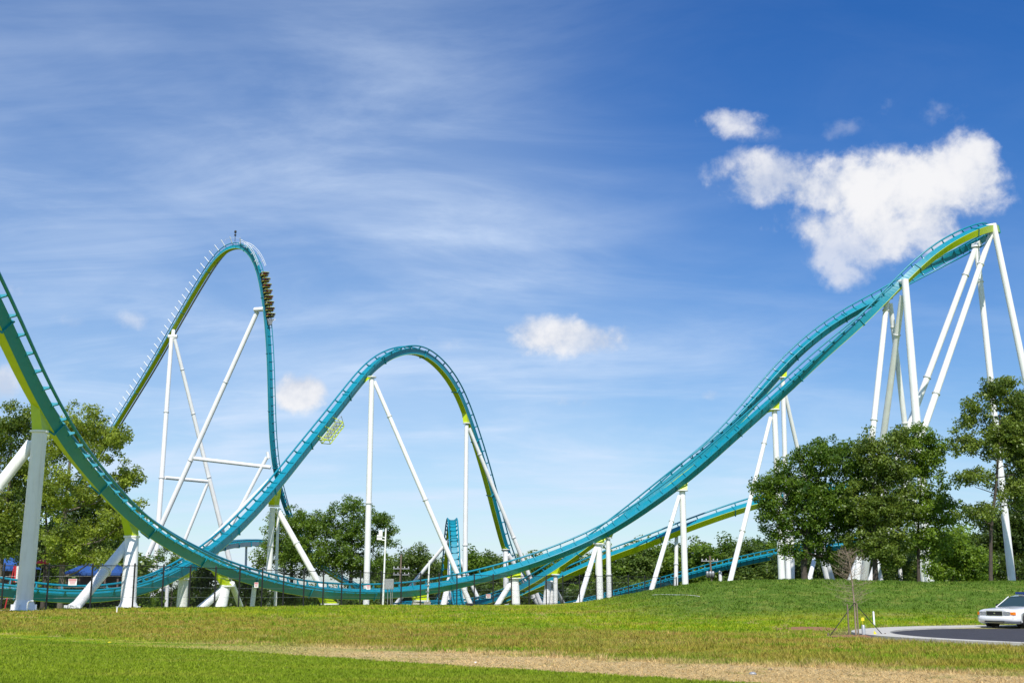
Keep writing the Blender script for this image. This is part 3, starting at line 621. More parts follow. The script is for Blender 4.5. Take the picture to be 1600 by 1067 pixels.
def skin_person():
    me = bpy.data.meshes.new('person')
    # seated, arms raised forward onto the lap bar; units metres, seat at z=0, facing +Y
    J = [(0, 0, .12), (0, -.02, .35), (0, -.02, .55), (0, 0, .66), (0, .02, .74), (0, .03, .84),
         (.10, .05, .10), (.12, .45, .12), (.12, .52, -.32), (.12, .64, -.36), (-.10, .05, .10), (-.12, .45, .12), (-.12, .52, -.32), (-.12, .64, -.36),
         (.19, -.01, .56), (.24, .10, .33), (.16, .32, .34), (.15, .40, .36), (-.19, -.01, .56), (-.24, .10, .33), (-.16, .32, .34), (-.15, .40, .36)]
    E_ = [(0, 1), (1, 2), (2, 3), (3, 4), (4, 5), (0, 6), (6, 7), (7, 8), (8, 9), (0, 10), (10, 11), (11, 12), (12, 13), (2, 14), (14, 15), (15, 16), (16, 17), (2, 18), (18, 19), (19, 20), (20, 21)]
    rad = [.15, .15, .16, .06, .09, .085, .10, .075, .055, .04, .10, .075, .055, .04, .065, .045, .035, .035, .065, .045, .035, .035]
    me.from_pydata(J, E_, []); ob = bpy.data.objects.new('tmp', me); C.objects.link(ob)
    sk = ob.modifiers.new('s', 'SKIN'); lay = me.skin_vertices[0] if me.skin_vertices else None
    if lay is None:
        bpy.context.view_layer.update(); lay = me.skin_vertices[0] if me.skin_vertices else None
    if lay is None:
        bm = bmesh.new(); bm.from_mesh(me); bm.verts.layers.skin.verify(); bm.to_mesh(me); bm.free(); lay = me.skin_vertices[0]
    for k, r_ in enumerate(rad): lay.data[k].radius = (r_, r_ * (.75 if k in (0, 1, 2) else 1))
    lay.data[0].use_root = True
    ss = ob.modifiers.new('u', 'SUBSURF'); ss.levels = 1; ss.render_levels = 1
    bpy.context.view_layer.update(); dg = bpy.context.evaluated_depsgraph_get()
    m2 = bpy.data.meshes.new_from_object(ob.evaluated_get(dg)); bpy.data.objects.remove(ob); return m2
pm = skin_person()
SKIN = mat('skin', (.45, .26, .18), .6); TRO = mat('dark_trousers', (.03, .035, .06), .8)
shirts = [mat('red_shirt', (.45, .03, .04), .8), mat('white_shirt', (.7, .7, .68), .8), mat('black_shirt', (.03, .03, .03), .8), mat('blue_shirt', (.05, .12, .35), .8)]
HAIRM = mat('dark_hair', (.03, .02, .015), .7)
def person_variant(sh):
    m = pm.copy(); m.name = 'person'; m.materials.clear()
    for q in (sh, SKIN, TRO): m.materials.append(q)
    for f in m.polygons:
        z = f.center.z; y = f.center.y
        f.material_index = 1 if (z > .64 or (y > .2 and z > .26)) else (2 if z < .2 else 0)
        f.use_smooth = True
    return m
PV = [person_variant(s_) for s_ in shirts]
hb = MB(); hb.lathe([(.0, .965), (.06, .955), (.10, .90), (.105, .83), (.09, .76)], (0, -.005, 0), 10); HAIR = hb.mesh('hair', HAIRM)
i_start = int(((frC[0] - np.array(P(423, 494, DC))) ** 2).sum(1).argmin())
S0 = i_start; tt = empty('roller_coaster_train', Vector(p[S0]), 'black and lime roller coaster train full of riders diving down the first drop', 'roller coaster train')
gap = 1.47 / .7
dirn = -1
shade = ['a red shirt', 'a white shirt', 'a black shirt', 'a blue shirt']; rows = ['front', 'second', 'third', 'fourth', 'fifth', 'sixth', 'seventh', 'back']; seats = ['the left end', 'the left middle', 'the right middle', 'the right end']
for k in range(8):
    i = float(S0 - k * gap); M = frame_m(frC, i)
    co = link('coaster_car', CAR, tt, M=M)
    for sg in (-1, 1): link('wheel_assembly', WH, co, M=M @ Matrix.Translation((sg * HW, 0, .08)))
    for q in range(4):
        x = (-.84, -.29, .29, .84)[q]
        link('seat', SEAT, co, M=M @ Matrix.Translation((x, 0, .10)))
        v = rng.choice([0, 1, 2, 2, 3]); po = link('person', PV[v], None, M=M @ Matrix.Translation((x, 0, .78)) @ Matrix.Scale(.92, 4))
        tag(po, 'rider in %s in the %s row of the train, %s seat' % (shade[v], rows[k], seats[q].replace('the ', '')), 'person', 'riders on the train')
        link('hair', HAIR, po, M=M @ Matrix.Translation((x, 0, .78)) @ Matrix.Scale(.92, 4))
M = frame_m(frC, int(round(S0 + gap * .9)))
mb = MB(); mb.add([M @ Vector(v) for v in [(-.8, -.5, .2), (.8, -.5, .2), (.95, -.5, .75), (-.95, -.5, .75), (-.35, 1.0, .25), (.35, 1.0, .25), (.3, .9, .5), (-.3, .9, .5)]], [(0, 1, 2, 3), (4, 7, 6, 5), (0, 4, 5, 1), (1, 5, 6, 2), (2, 6, 7, 3), (3, 7, 4, 0)])
for sg in (-1, 1): mb.add([M @ Vector(v) for v in [(sg * .5, .1, .5), (sg * 1.2, -.3, 1.1), (sg * 1.25, -.5, 1.1), (sg * .5, -.45, .5)]], [(0, 1, 2, 3)])
mb.build('nose', GREY, tt)

# ------------------------------------------------------------------ trees
def leaf_cloud(centres, rads, counts, size, rs, flat=.75, aspect=.55, droop=0):
    V = []; T = []
    for c, rd, n in zip(centres, rads, counts):
        d = rs.normal(size=(n, 3)); d /= np.linalg.norm(d, axis=1)[:, None]
        rr = rs.random(n) ** .45 * rd; pos = d * rr[:, None]; pos[:, 2] *= flat; pos += c
        # leaf plane: normals biased upward and outward
        nr = d * .6 + rs.normal(size=(n, 3)) * .7 + np.array([0, 0, .55]); nr /= np.linalg.norm(nr, axis=1)[:, None]
        a = np.cross(nr, rs.normal(size=(n, 3))); a /= np.linalg.norm(a, axis=1)[:, None]; b_ = np.cross(nr, a)
        sz = size * (.6 + .8 * rs.random(n))[:, None]
        q = np.stack([pos - a * sz, pos - b_ * sz * aspect - nr * sz * .15, pos + a * sz, pos + b_ * sz * aspect - nr * sz * .15], 1)
        V.append(q); T.append(np.clip(rs.normal(.5, .22) + rs.normal(size=n) * .12, 0, 1))
    return np.concatenate(V), np.concatenate(T)
def leaves_mesh(V, T, m, name='crown'):
    n = len(V); me = bpy.data.meshes.new(name); me.vertices.add(4 * n); me.vertices.foreach_set('co', V.ravel())
    me.loops.add(4 * n); me.loops.foreach_set('vertex_index', np.arange(4 * n, dtype=np.int32))
    me.polygons.add(n); me.polygons.foreach_set('loop_start', np.arange(0, 4 * n, 4, dtype=np.int32))
    at = me.attributes.new('tone', 'FLOAT', 'POINT'); at.data.foreach_set('value', np.repeat(T, 4).astype(np.float32))
    me.materials.append(m); me.update(calc_edges=True); return me
def tree_meshes(seed, lobes, trunk_pts, r0, ncl, lpc, size, crad, leafm, barkm, flat=.75, lean=.0, limb=.5, aspect=.55, shell=.55):
    """lobes: (x,y,z,rx,ry,rz) in metres; trunk_pts: list of points"""
    rs = np.random.default_rng(seed); cs = []
    vol = np.array([l[3] * l[4] * l[5] for l in lobes]) ** .75; vol = vol / vol.sum()
    for k in range(ncl):
        l = lobes[rs.choice(len(lobes), p=vol)]; d = rs.normal(size=3); d /= np.linalg.norm(d); r = rs.random() ** shell
        cs.append([l[0] + d[0] * l[3] * r, l[1] + d[1] * l[4] * r, l[2] + d[2] * l[5] * r])
    cs = np.array(cs); rad = crad * (.55 + .8 * rs.random(ncl)); cnt = (lpc * (rad / crad) ** 2).astype(int) + 8
    V, T = leaf_cloud(cs, rad, cnt, size, rs, flat, aspect); crown = leaves_mesh(V, T, leafm)
    mb = MB(); tp = [Vector(q) for q in trunk_pts]; n = len(tp)
    mb.path(tp, [r0 * (1 - .82 * k / (n - 1)) for k in range(n)], n=9)
    # fine-sample the trunk for limb origins
    samp = []
    for k in range(n - 1):
        for f in np.linspace(0, 1, 6, endpoint=False): samp.append((tp[k].lerp(tp[k + 1], f), r0 * (1 - .82 * (k + f) / (n - 1))))
    samp.append((tp[-1], r0 * .18))
    hi = [s_ for s_ in samp if s_[0].z > tp[0].z + (tp[-1].z - tp[0].z) * .25]
    main = []
    for l in lobes:
        c = Vector(l[:3]); best = min(hi, key=lambda s_: (s_[0] - c).length + abs(s_[0].z - (c.z - .55 * math.hypot(c.x - s_[0].x, c.y - s_[0].y))) * 1.2)
        a = best[0]; mid = a.lerp(c, .5) + Vector((0, 0, -.12 * (c - a).length)); 
        pts = [a, a.lerp(mid, .5) + Vector(rs.normal(size=3) * .12), mid, mid.lerp(c, .5) + Vector(rs.normal(size=3) * .15), c]
        rr = best[1] * limb; mb.path(pts, [rr, rr * .85, rr * .65, rr * .45, rr * .25], n=6)
        for q, f in zip(pts[1:], (.85, .65, .45, .3)): main.append((q, rr * f))
    main += [(s_[0], s_[1] * .5) for s_ in hi]
    for c in cs[::max(1, len(cs) // 90)]:
        c = Vector(c); best = min(main, key=lambda s_: (s_[0] - c).length + max(0, s_[0].z - c.z) * .8); a = best[0]; mid = a.lerp(c, .55) + Vector(rs.normal(size=3) * .25)
        rr = min(best[1] * .7, .09); mb.path([a, mid, c], [rr, rr * .6, rr * .25], n=5)
    return mb.mesh('trunk', barkm), crown
def place_tree(meshes, px, base_d, label, name='broadleaf_tree', cat='tree', group=None, rz=0, scale=1, dz=0, sxy=None):
    x = (px - CX) / F * base_d; z = gzf(x, base_d) + dz
    o = empty(name, (x, base_d, z), label, cat, group, rz)
    o.scale = (sxy or scale, sxy or scale, scale)
    for nm, me in zip(('trunk', 'crown'), meshes):
        c_ = bpy.data.objects.new(nm, me); C.objects.link(c_); c_.parent = o
    return o
def lob(px, py, d, px0, rpx, rpy, base_d, ry=None, dy=0):
    """lobe centred at photo pixel, in local coordinates of a tree standing at px0"""
    c = P(px, py, base_d); x0 = (px0 - CX) / F * base_d; z0 = gzf(x0, base_d); k = base_d / F
    return (c.x - x0, dy, c.z - z0, rpx * k, (ry or rpx * k), rpy * k)
def sil_tree(seed, px0, d, lobes_px, trunk_px, r0, ncl, lpc, size, crad, leafm, barkm, **kw):
    lobes = [lob(a, b_, d, px0, rx, ry, d, dy=dy) for a, b_, rx, ry, dy in lobes_px]
    x0 = (px0 - CX) / F * d; z0 = gzf(x0, d); tp = []
    for k, (a, b_) in enumerate(trunk_px):
        c = P(a, b_, d); tp.append((c.x - x0, 0.25 * math.sin(k * 1.7 + seed), c.z - z0))
    tp = [(tp[0][0], 0, -.3)] + tp
    return tree_meshes(seed, lobes, tp, r0, ncl, lpc, size, crad, leafm, barkm, **kw)
# left group, behind the near track
m = sil_tree(11, 100, 132, [(130, 665, 45, 38, 0), (175, 690, 42, 36, -1), (95, 690, 40, 35, 1), (200, 745, 30, 26, 0), (150, 760, 45, 40, 2), (90, 770, 40, 45, -2), (170, 820, 40, 34, 1), (110, 840, 40, 36, -1), (215, 800, 14, 40, 0), (150, 872, 38, 16, -1), (95, 868, 30, 14, -1)], [(98, 900), (100, 820), (104, 760), (112, 700), (122, 655)], .36, 430, 75, .15, .8, LEAF_Y, BARK)
place_tree(m, 100, 132, 'tall yellow-green tree with a pale trunk beyond the fence, right of the near grey column')
m = sil_tree(12, 0, 140, [(20, 665, 36, 40, 0), (-30, 690, 40, 50, 0), (30, 730, 40, 40, 1), (-10, 790, 45, 45, 0), (35, 820, 38, 34, -1), (15, 862, 34, 16, 0)], [(0, 900), (6, 830), (14, 760), (20, 690)], .4, 360, 75, .16, .95, LEAF_Y, BARK)
place_tree(m, 0, 140, 'tall yellow-green tree cut by the left edge, left of the near grey column')
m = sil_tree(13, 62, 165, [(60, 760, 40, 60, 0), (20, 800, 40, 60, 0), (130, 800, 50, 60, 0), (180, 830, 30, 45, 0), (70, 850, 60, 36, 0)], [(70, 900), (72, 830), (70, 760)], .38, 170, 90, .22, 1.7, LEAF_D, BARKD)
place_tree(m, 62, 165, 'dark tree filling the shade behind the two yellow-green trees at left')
# hedge-like shrubs behind the fence at left
def shrub(seed, px0, d, lobes_px, leafm, label, n=60, lpc=90, size=.16, crad=.9):
    m = sil_tree(seed, px0, d, lobes_px, [(px0, 925), (px0 + 1, 900)], .12, n, lpc, size, crad, leafm, BARKD)
    return place_tree(m, px0, d, label, 'shrub', 'shrub')
shrub(21, 268, 200, [(262, 868, 22, 20, 0), (285, 885, 22, 24, 0), (262, 910, 28, 26, 0)], LEAF_G, 'rounded shrub right of the second white column, under the crossing tracks')
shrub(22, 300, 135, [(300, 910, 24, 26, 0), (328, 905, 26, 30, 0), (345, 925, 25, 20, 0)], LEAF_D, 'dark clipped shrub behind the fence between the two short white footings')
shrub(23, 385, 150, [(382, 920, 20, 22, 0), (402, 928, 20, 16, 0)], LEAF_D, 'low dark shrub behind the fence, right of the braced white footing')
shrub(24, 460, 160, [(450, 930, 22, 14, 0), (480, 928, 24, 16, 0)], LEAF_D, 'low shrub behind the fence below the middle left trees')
# middle pair
m = sil_tree(31, 455, 225, [(455, 815, 42, 24, 0), (485, 830, 40, 30, 1), (430, 850, 32, 30, 0), (470, 870, 45, 32, -1), (410, 875, 18, 14, 0)], [(456, 905), (455, 860), (457, 825)], .45, 360, 60, .2, 1.2, LEAF_G, BARKD)
place_tree(m, 455, 225, 'wide green tree behind the lower left end of the camelback climb')
m = sil_tree(32, 548, 225, [(545, 795, 34, 20, 0), (520, 815, 22, 22, 0), (575, 815, 32, 24, 0), (540, 840, 42, 28, 0), (604, 818, 20, 16, 0), (590, 845, 28, 20, 1), (530, 875, 44, 28, -1), (575, 885, 36, 26, 0)], [(548, 905), (549, 850), (551, 815), (553, 795)], .45, 420, 60, .2, 1.1, LEAF_G, BARK)
place_tree(m, 548, 225, 'green tree with a pale forked trunk directly behind the tall centre column')
m = sil_tree(33, 648, 260, [(650, 868, 26, 18, 0), (635, 885, 26, 22, 0), (668, 888, 24, 22, 0)], [(648, 915), (649, 885)], .3, 110, 80, .22, 1.6, LEAF_F, BARK)
place_tree(m, 648, 260, 'pale green tree behind the slender pole right of the tall centre column')
# right cluster in front of the tall legs
m = sil_tree(41, 1262, 108, [(1290, 712, 50, 32, 0), (1240, 745, 42, 36, 1), (1200, 765, 28, 26, 0), (1340, 740, 44, 45, -1), (1280, 780, 60, 45, 0), (1225, 810, 34, 34, 1), (1330, 810, 52, 42, 0), (1270, 835, 44, 26, 0), (1198, 790, 20, 26, 0), (1238, 862, 22, 12, 0), (1300, 868, 26, 12, 1), (1335, 860, 22, 14, 0)], [(1256, 880), (1262, 830), (1274, 770), (1288, 715)], .34, 720, 66, .125, .68, LEAF_G, BARKD)
place_tree(m, 1262, 108, 'broad dense green tree on the mound, left one of the tree cluster')
m = sil_tree(42, 1365, 104, [(1362, 700, 26, 32, 0), (1385, 725, 36, 44, 0), (1400, 690, 24, 24, 0), (1355, 790, 38, 40, 0), (1400, 790, 38, 50, 0), (1372, 850, 46, 30, 0), (1392, 876, 22, 12, 0)], [(1366, 880), (1368, 820), (1366, 750), (1364, 700)], .28, 430, 60, .12, .66, LEAF_P, BARKD)
place_tree(m, 1365, 104, 'olive green tree second from left in the cluster on the mound')
m = sil_tree(43, 1432, 106, [(1425, 690, 38, 26, 0), (1440, 730, 36, 34, 0), (1465, 700, 22, 20, 0), (1425, 790, 34, 36, 0), (1468, 790, 30, 44, 0), (1450, 850, 36, 26, 0), (1400, 850, 26, 22, 0)], [(1434, 890), (1436, 820), (1440, 760), (1446, 700)], .18, 400, 52, .125, .58, LEAF_G, BARKD)
place_tree(m, 1432, 106, 'thin-crowned green tree in front of the thick leg, sky showing through it')
m = sil_tree(44, 1548, 100, [(1560, 612, 34, 24, 0), (1520, 645, 28, 26, 0), (1590, 630, 36, 40, 0), (1506, 690, 24, 28, 0), (1555, 690, 40, 34, 0), (1605, 710, 34, 40, 0), (1518, 748, 34, 20, 0), (1600, 770, 40, 26, 0), (1525, 800, 36, 14, 0), (1585, 675, 40, 40, 0), (1612, 720, 30, 40, 0)], [(1548, 900), (1550, 830), (1556, 760), (1560, 680), (1564, 620)], .20, 720, 42, .115, .55, LEAF_P, BARKD)
place_tree(m, 1548, 100, 'tallest olive pine-like tree with open branches at the right edge', 'pine_tree')
m = sil_tree(45, 1590, 188, [(1580, 680, 30, 26, 0), (1605, 700, 34, 40, 0), (1590, 760, 34, 34, 0), (1575, 830, 50, 40, 0), (1620, 830, 50, 60, 0), (1540, 860, 34, 28, 0)], [(1590, 900), (1592, 820), (1590, 740)], .4, 420, 110, .22, 1.6, LEAF_D, BARKD)
place_tree(m, 1590, 188, 'dark green broad tree behind the pine at the right edge')
m = sil_tree(46, 1490, 120, [(1485, 850, 30, 34, 0), (1510, 870, 30, 30, 0), (1470, 890, 24, 20, 0), (1525, 895, 30, 18, 0)], [(1490, 905), (1492, 870)], .15, 130, 110, .14, .95, LEAF_G, BARKD)
place_tree(m, 1490, 120, 'short bright-leaved young tree on the mound between the thick leg and the pine')
def bush(seed, px0, d, lobes_px, leafm, label, **k): return shrub(seed, px0, d, lobes_px, leafm, label, **k)
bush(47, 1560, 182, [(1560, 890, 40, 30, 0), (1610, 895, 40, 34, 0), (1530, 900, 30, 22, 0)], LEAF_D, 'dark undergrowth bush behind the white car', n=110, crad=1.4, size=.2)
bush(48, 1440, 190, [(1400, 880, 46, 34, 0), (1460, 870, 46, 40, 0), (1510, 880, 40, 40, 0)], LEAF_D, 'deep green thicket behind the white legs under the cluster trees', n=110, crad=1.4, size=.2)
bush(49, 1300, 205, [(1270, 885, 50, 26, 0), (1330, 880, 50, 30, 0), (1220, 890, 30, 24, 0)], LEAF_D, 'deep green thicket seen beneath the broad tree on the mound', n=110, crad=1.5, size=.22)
# far tree line
def far_variant(seed, leafm):
    rs = random.Random(seed); H_ = 15; lobes = []
    for k in range(7):
        z = H_ * (.3 + .58 * k / 6); w = 3.6 * math.sin(math.pi * min(.98, .28 + .62 * k / 6)) ** .7
        lobes.append((rs.uniform(-1.6, 1.6), rs.uniform(-1.6, 1.6), z, w, w, 2.6))
    return tree_meshes(seed, lobes, [(0, 0, -.5), (.1, 0, 5), (-.1, .1, 10), (0, 0, 13)], .3, 210, 46, .26, 1.35, leafm, BARKD)
FV = [far_variant(51, LEAF_F), far_variant(52, LEAF_G), far_variant(53, LEAF_G), far_variant(54, LEAF_F), far_variant(55, LEAF_G)]
ords = ['first', 'second', 'third', 'fourth', 'fifth', 'sixth', 'seventh', 'eighth', 'ninth', 'tenth', 'eleventh', 'twelfth', 'thirteenth', 'fourteenth', 'fifteenth', 'sixteenth', 'seventeenth', 'eighteenth', 'nineteenth', 'twentieth', 'twenty-first', 'twenty-second', 'twenty-third', 'twenty-fourth', 'twenty-fifth', 'twenty-sixth', 'twenty-seventh', 'twenty-eighth', 'twenty-ninth', 'thirtieth']
def far_row(specs, prefix, group):
    for k, (px, topy, d, wv) in enumerate(specs):
        x = (px - CX) / F * d; z = gzf(x, d); H_ = P(px, topy, d).z - z; s_ = H_ / 15.3
        place_tree(FV[k % 5 if wv is None else wv], px, d, '%s tree from the left in %s' % (ords[k].capitalize() if False else ords[k], prefix), 'broadleaf_tree', 'tree', group, rz=rng.uniform(0, 6.28), scale=s_, sxy=s_ * rng.uniform(1.25, 1.7))
far_row([(x_, y_ , rng.uniform(290, 330), None) for x_, y_ in [(612, 868), (636, 876), (690, 872), (716, 876), (742, 858), (768, 862), (792, 866), (822, 868), (848, 862), (876, 866), (902, 868), (930, 862), (958, 852), (984, 856), (1010, 846), (1036, 850), (1062, 845), (1088, 842), (1114, 846), (1138, 840), (1162, 843), (1186, 838), (1210, 836), (1236, 840)]], 'the far tree line right of centre', 'trees of the far tree line')
far_row([(x_, y_, rng.uniform(225, 250), None) for x_, y_ in [(1256, 850), (1290, 838), (1325, 845), (1360, 835), (1395, 842), (1432, 830), (1468, 838), (1505, 825), (1545, 832), (1585, 820)]], 'the wood behind the right cluster', 'trees of the wood at right')
far_row([(x_, y_, rng.uniform(345, 365), None) for x_, y_ in [(700, 878), (755, 872), (810, 874), (865, 872), (915, 874), (970, 866), (1025, 862), (1075, 860), (1125, 858), (1175, 856)]], 'the second rank behind the far tree line', 'trees of the second far rank')
far_row([(x_, y_, rng.uniform(205, 240), None) for x_, y_ in [(-20, 800), (22, 815), (60, 806), (98, 812), (140, 820), (178, 835), (212, 850)]], 'the shaded row behind the left hand trees', 'trees of the shaded left row')
# low brush strip closing the view under the far trees
def brush(specs, prefix, group):
    for k, (px, top, w, d) in enumerate(specs):
        mm = BV[k % 3]; x = (px - CX) / F * d; z = gzf(x, d); H_ = P(px, top, d).z - z
        o = place_tree(mm, px, d, '%s low bush from the left in %s' % (ords[k], prefix), 'bush', 'bush', group, rz=rng.uniform(0, 6.28), scale=H_ / 4.0); o.scale = (w * d / F / 3.2, w * d / F / 3.2, H_ / 4.0)
def bvar(seed, lm): return tree_meshes(seed, [(0, 0, 1.6, 2.4, 2.4, 1.5), (1.6, 0, 1.2, 1.8, 1.8, 1.2), (-1.5, .3, 1.5, 1.8, 1.8, 1.4), (.4, .2, 2.8, 1.5, 1.5, .9)], [(0, 0, -.3), (0, 0, .8), (.1, 0, 2.2)], .1, 70, 60, .17, .8, lm, BARKD)
BV = [bvar(61, LEAF_D), bvar(62, LEAF_G), bvar(63, LEAF_D)]
brush([(x_, 905 + rng.uniform(-6, 6), 46, rng.uniform(270, 285)) for x_ in range(560, 1250, 34)], 'the far tree line brush', 'bushes along the far tree line')
brush([(x_, 908 + rng.uniform(-8, 6), 50, rng.uniform(168, 180)) for x_ in range(-20, 260, 36)], 'the brush behind the left fence', 'bushes behind the left fence')
brush([(x_, 912 + rng.uniform(-6, 6), 40, rng.uniform(205, 215)) for x_ in range(270, 560, 34)], 'the brush behind the middle fence', 'bushes behind the middle fence')

# ------------------------------------------------------------------ fence
CHAIN = bpy.data.materials.new('chain_link'); CHAIN.use_nodes = True; nt = CHAIN.node_tree
b = nt.nodes['Principled BSDF']; b.inputs['Base Color'].default_value = (.012, .012, .013, 1); b.inputs['Roughness'].default_value = .6
uv = nt.nodes.new('ShaderNodeUVMap'); sp = nt.nodes.new('ShaderNodeSeparateXYZ'); nt.links.new(uv.outputs[0], sp.inputs[0])
def mth(op, a, b_=None):
    m = nt.nodes.new('ShaderNodeMath'); m.operation = op
    for i, v in enumerate((a, b_)):
        if v is None: continue
        if isinstance(v, (int, float)): m.inputs[i].default_value = v
        else: nt.links.new(v, m.inputs[i])
    return m.outputs[0]
s1 = mth('ADD', sp.outputs[0], sp.outputs[1]); s2 = mth('SUBTRACT', sp.outputs[0], sp.outputs[1])
g1 = mth('LESS_THAN', mth('FRACT', mth('MULTIPLY', s1, 14.0)), .09); g2 = mth('LESS_THAN', mth('FRACT', mth('ADD', mth('MULTIPLY', s2, 14.0), 1000)), .09)
al = mth('MAXIMUM', g1, g2); nt.links.new(al, b.inputs['Alpha'])
def poly_at(pts, s_):
    for i in range(len(pts) - 1):
        l = (pts[i + 1] - pts[i]).length
        if s_ <= l: return pts[i].lerp(pts[i + 1], s_ / l)
        s_ -= l
    return pts[-1]
fp = [Vector((x, y, 0)) for x, y in ((-48, 80), (-34, 80.6), (-26.3, 84.5), (-20.5, 96), (-14.1, 109), (-4, 123), (6, 134), (12.5, 140.5), (20, 147))]
tot = sum((fp[i + 1] - fp[i]).length for i in range(len(fp) - 1)); nf_ = int(tot / 2.75)
fpts = [poly_at(fp, tot * k / nf_) for k in range(nf_ + 1)]
for q in fpts: q.z = gzf(q.x, q.y)
fe = empty('chain_link_fence', tuple(fpts[0]), 'tall black chain link fence on dark posts along the far edge of the grass', 'fence')
pmsh = MB(); pmsh.tube((0, 0, -.3), (0, 0, 3.05), .062, n=8); pmsh.lathe([(.075, 3.05), (.06, 3.12), (0, 3.16)], n=8); POST = pmsh.mesh('post', BLACK)
for q in fpts: link('post', POST, fe, M=Matrix.Translation(q))
mb = MB(); vs = []; uvs = []
for k in range(len(fpts) - 1):
    a, c_ = fpts[k], fpts[k + 1]; mb.add([a, c_, c_ + Vector((0, 0, 2.95)), a + Vector((0, 0, 2.95))], [(0, 1, 2, 3)]); L_ = tot / nf_; uvs += [(k * L_, 0), ((k + 1) * L_, 0), ((k + 1) * L_, 2.95), (k * L_, 2.95)]
me = bpy.data.meshes.new('mesh_panel'); me.from_pydata(mb.v, [], mb.f); me.materials.append(CHAIN); ul = me.uv_layers.new(name='UVMap')
for lp in me.loops: ul.data[lp.index].uv = uvs[lp.vertex_index]
link('mesh_panel', me, fe)
for h in (.08, 2.97): mb = MB(); mb.path([q + Vector((0, 0, h)) for q in fpts], .03, n=5); mb.build('rail', BLACK, fe)
mb = MB()
for h in (.8, 1.5, 2.25): mb.path([q + Vector((0, .03, h)) for q in fpts], .012, n=4)
mb.build('tension_wire', GALV, fe)
def sign(px, py, d, w, h, label, stripes=True):
    c_ = P(px, py, d); mb = MB(); mb.box(c_, (w, .03, h)); mb.box(c_ + Vector((0, -.02, h * .36)), (w * .9, .012, h * .16), 1)
    for k in range(3): mb.box(c_ + Vector((0, -.02, h * (.12 - .18 * k))), (w * (.78 - .1 * k), .012, h * .06), 1)
    o = mb.build('sign', [SIGNW, SIGNR], None, origin=tuple(c_)); tag(o, label, 'sign', 'warning signs on the fence')
sign(113.5, 909, 79.6, .56, .42, 'white sign with red lines on the fence between the two nearest thick columns')
sign(400.5, 913.5, 95.0, .32, .40, 'small pale sign with red print on the fence below the camelback climb')
sign(575.5, 917, 109.2, .36, .40, 'small pale sign with red print on the fence at the tall centre column')
sign(763, 931, 127.6, .5, .42, 'small pink and white sign on the fence right of the slim middle column')

# ------------------------------------------------------------------ poles, cabinets and small things
def at_ground(px, d): x = (px - CX) / F * d; return Vector((x, d, gzf(x, d)))
# light pole with floodlights and control cabinet
d = 120; b0 = at_ground(603, d); top = P(603, 825, d); lp = empty('light_pole', tuple(b0), 'white pole with camera housings near its top and a grey cabinet low down', 'pole')
mb = MB(); mb.tube(b0 + Vector((0, 0, -.3)), top, .10, .075, n=12); mb.build('pole', WHITE2, lp)
mb = MB(); c_ = P(595, 833, d); mb.box(c_, (.36, .34, .62)); mb.box(P(593, 841, d), (.5, .3, .26)); mb.box(P(591.5, 836.5, d), (.26, .4, .18)); mb.tube(P(593, 843, d), P(603, 844, d), .06, n=6); mb.tube(P(595, 838, d), P(603, 840, d), .05, n=6); mb.build('camera_housing', WHITE2, lp)
mb = MB(); c_ = P(608.5, 912, d - .3); mb.box(c_, (.85, .4, 1.0)); mb.box(c_ + Vector((0, -.21, 0)), (.75, .02, .9)); mb.build('cabinet', GREY, lp)
mb = MB()
for k in (606, 610.5, 613): a = P(k, 920, d - .2); mb.tube(a, Vector((a.x, a.y, gzf(a.x, a.y))), .035, n=6)
mb.build('conduit', GALV, lp)
d = 118; b0 = at_ground(671, d); lp = empty('slim_pole', tuple(b0), 'slim short white pole on a concrete block in front of the valley track', 'pole')
mb = MB(); mb.tube(b0, P(671, 875, d), .09, .075, n=10); mb.build('pole', WHITE2, lp)
mb = MB(); mb.box(b0 + Vector((0, 0, .15)), (.65, .65, .5)); mb.build('base_block', CONC, lp)
mb = MB(); mb.box(b0 + Vector((0, -.1, 1.35)), (.36, .16, .10)); mb.box(b0 + Vector((0, -.1, 1.95)), (.5, .16, .08)); mb.build('bracket', GALV, lp)
# utility poles far off
def util(px, top, d, label, arms, trans=False):
    b0 = at_ground(px, d); tp = P(px, top, d); o = empty('utility_pole', tuple(b0), label, 'utility pole', 'utility poles')
    mb = MB(); mb.tube(b0 + Vector((0, 0, -.3)), tp, .22, .15, n=8); mb.build('pole', WOOD, o)
    for y in arms:
        a = P(px, y, d); mb = MB(); mb.box(a, (2.9, .14, .16)); mb.build('crossarm', GREY, o)
        for k in (-1.3, -.6, .6, 1.3):
            m2 = MB(); m2.lathe([(.04, 0), (.09, .08), (.06, .16), (.09, .24), (0, .3)], a + Vector((k, 0, .08)), 8); m2.build('insulator', SIGNW, o)
    if trans:
        for k in (-.45, .05, .5):
            a = P(px, 897, d) + Vector((k, -.35, 0)); m2 = MB(); m2.lathe([(0, -.5), (.22, -.5), (.24, .4), (.18, .5), (0, .52)], a, 10); m2.build('transformer', GALV, o)
    return o
util(627, 866, 215, 'wooden utility pole with two crossarms against the far trees near the centre', (888, 897.5))
util(1109, 868, 205, 'wooden utility pole with grey transformers behind the low teal run at right', (876,), True)
# black box on grass
b0 = at_ground(735.5, 103); mb = MB(); mb.box(b0 + Vector((0, 0, .12)), (.56, .4, .26)); mb.box(b0 + Vector((0, 0, .26)), (.48, .34, .05)); mb.box(b0 + Vector((.0, -.21, .13)), (.3, .02, .1)); tag(mb.build('valve_box', DARK, None, origin=tuple(b0)), 'small black box lying on the grass in front of the valley track', 'box')
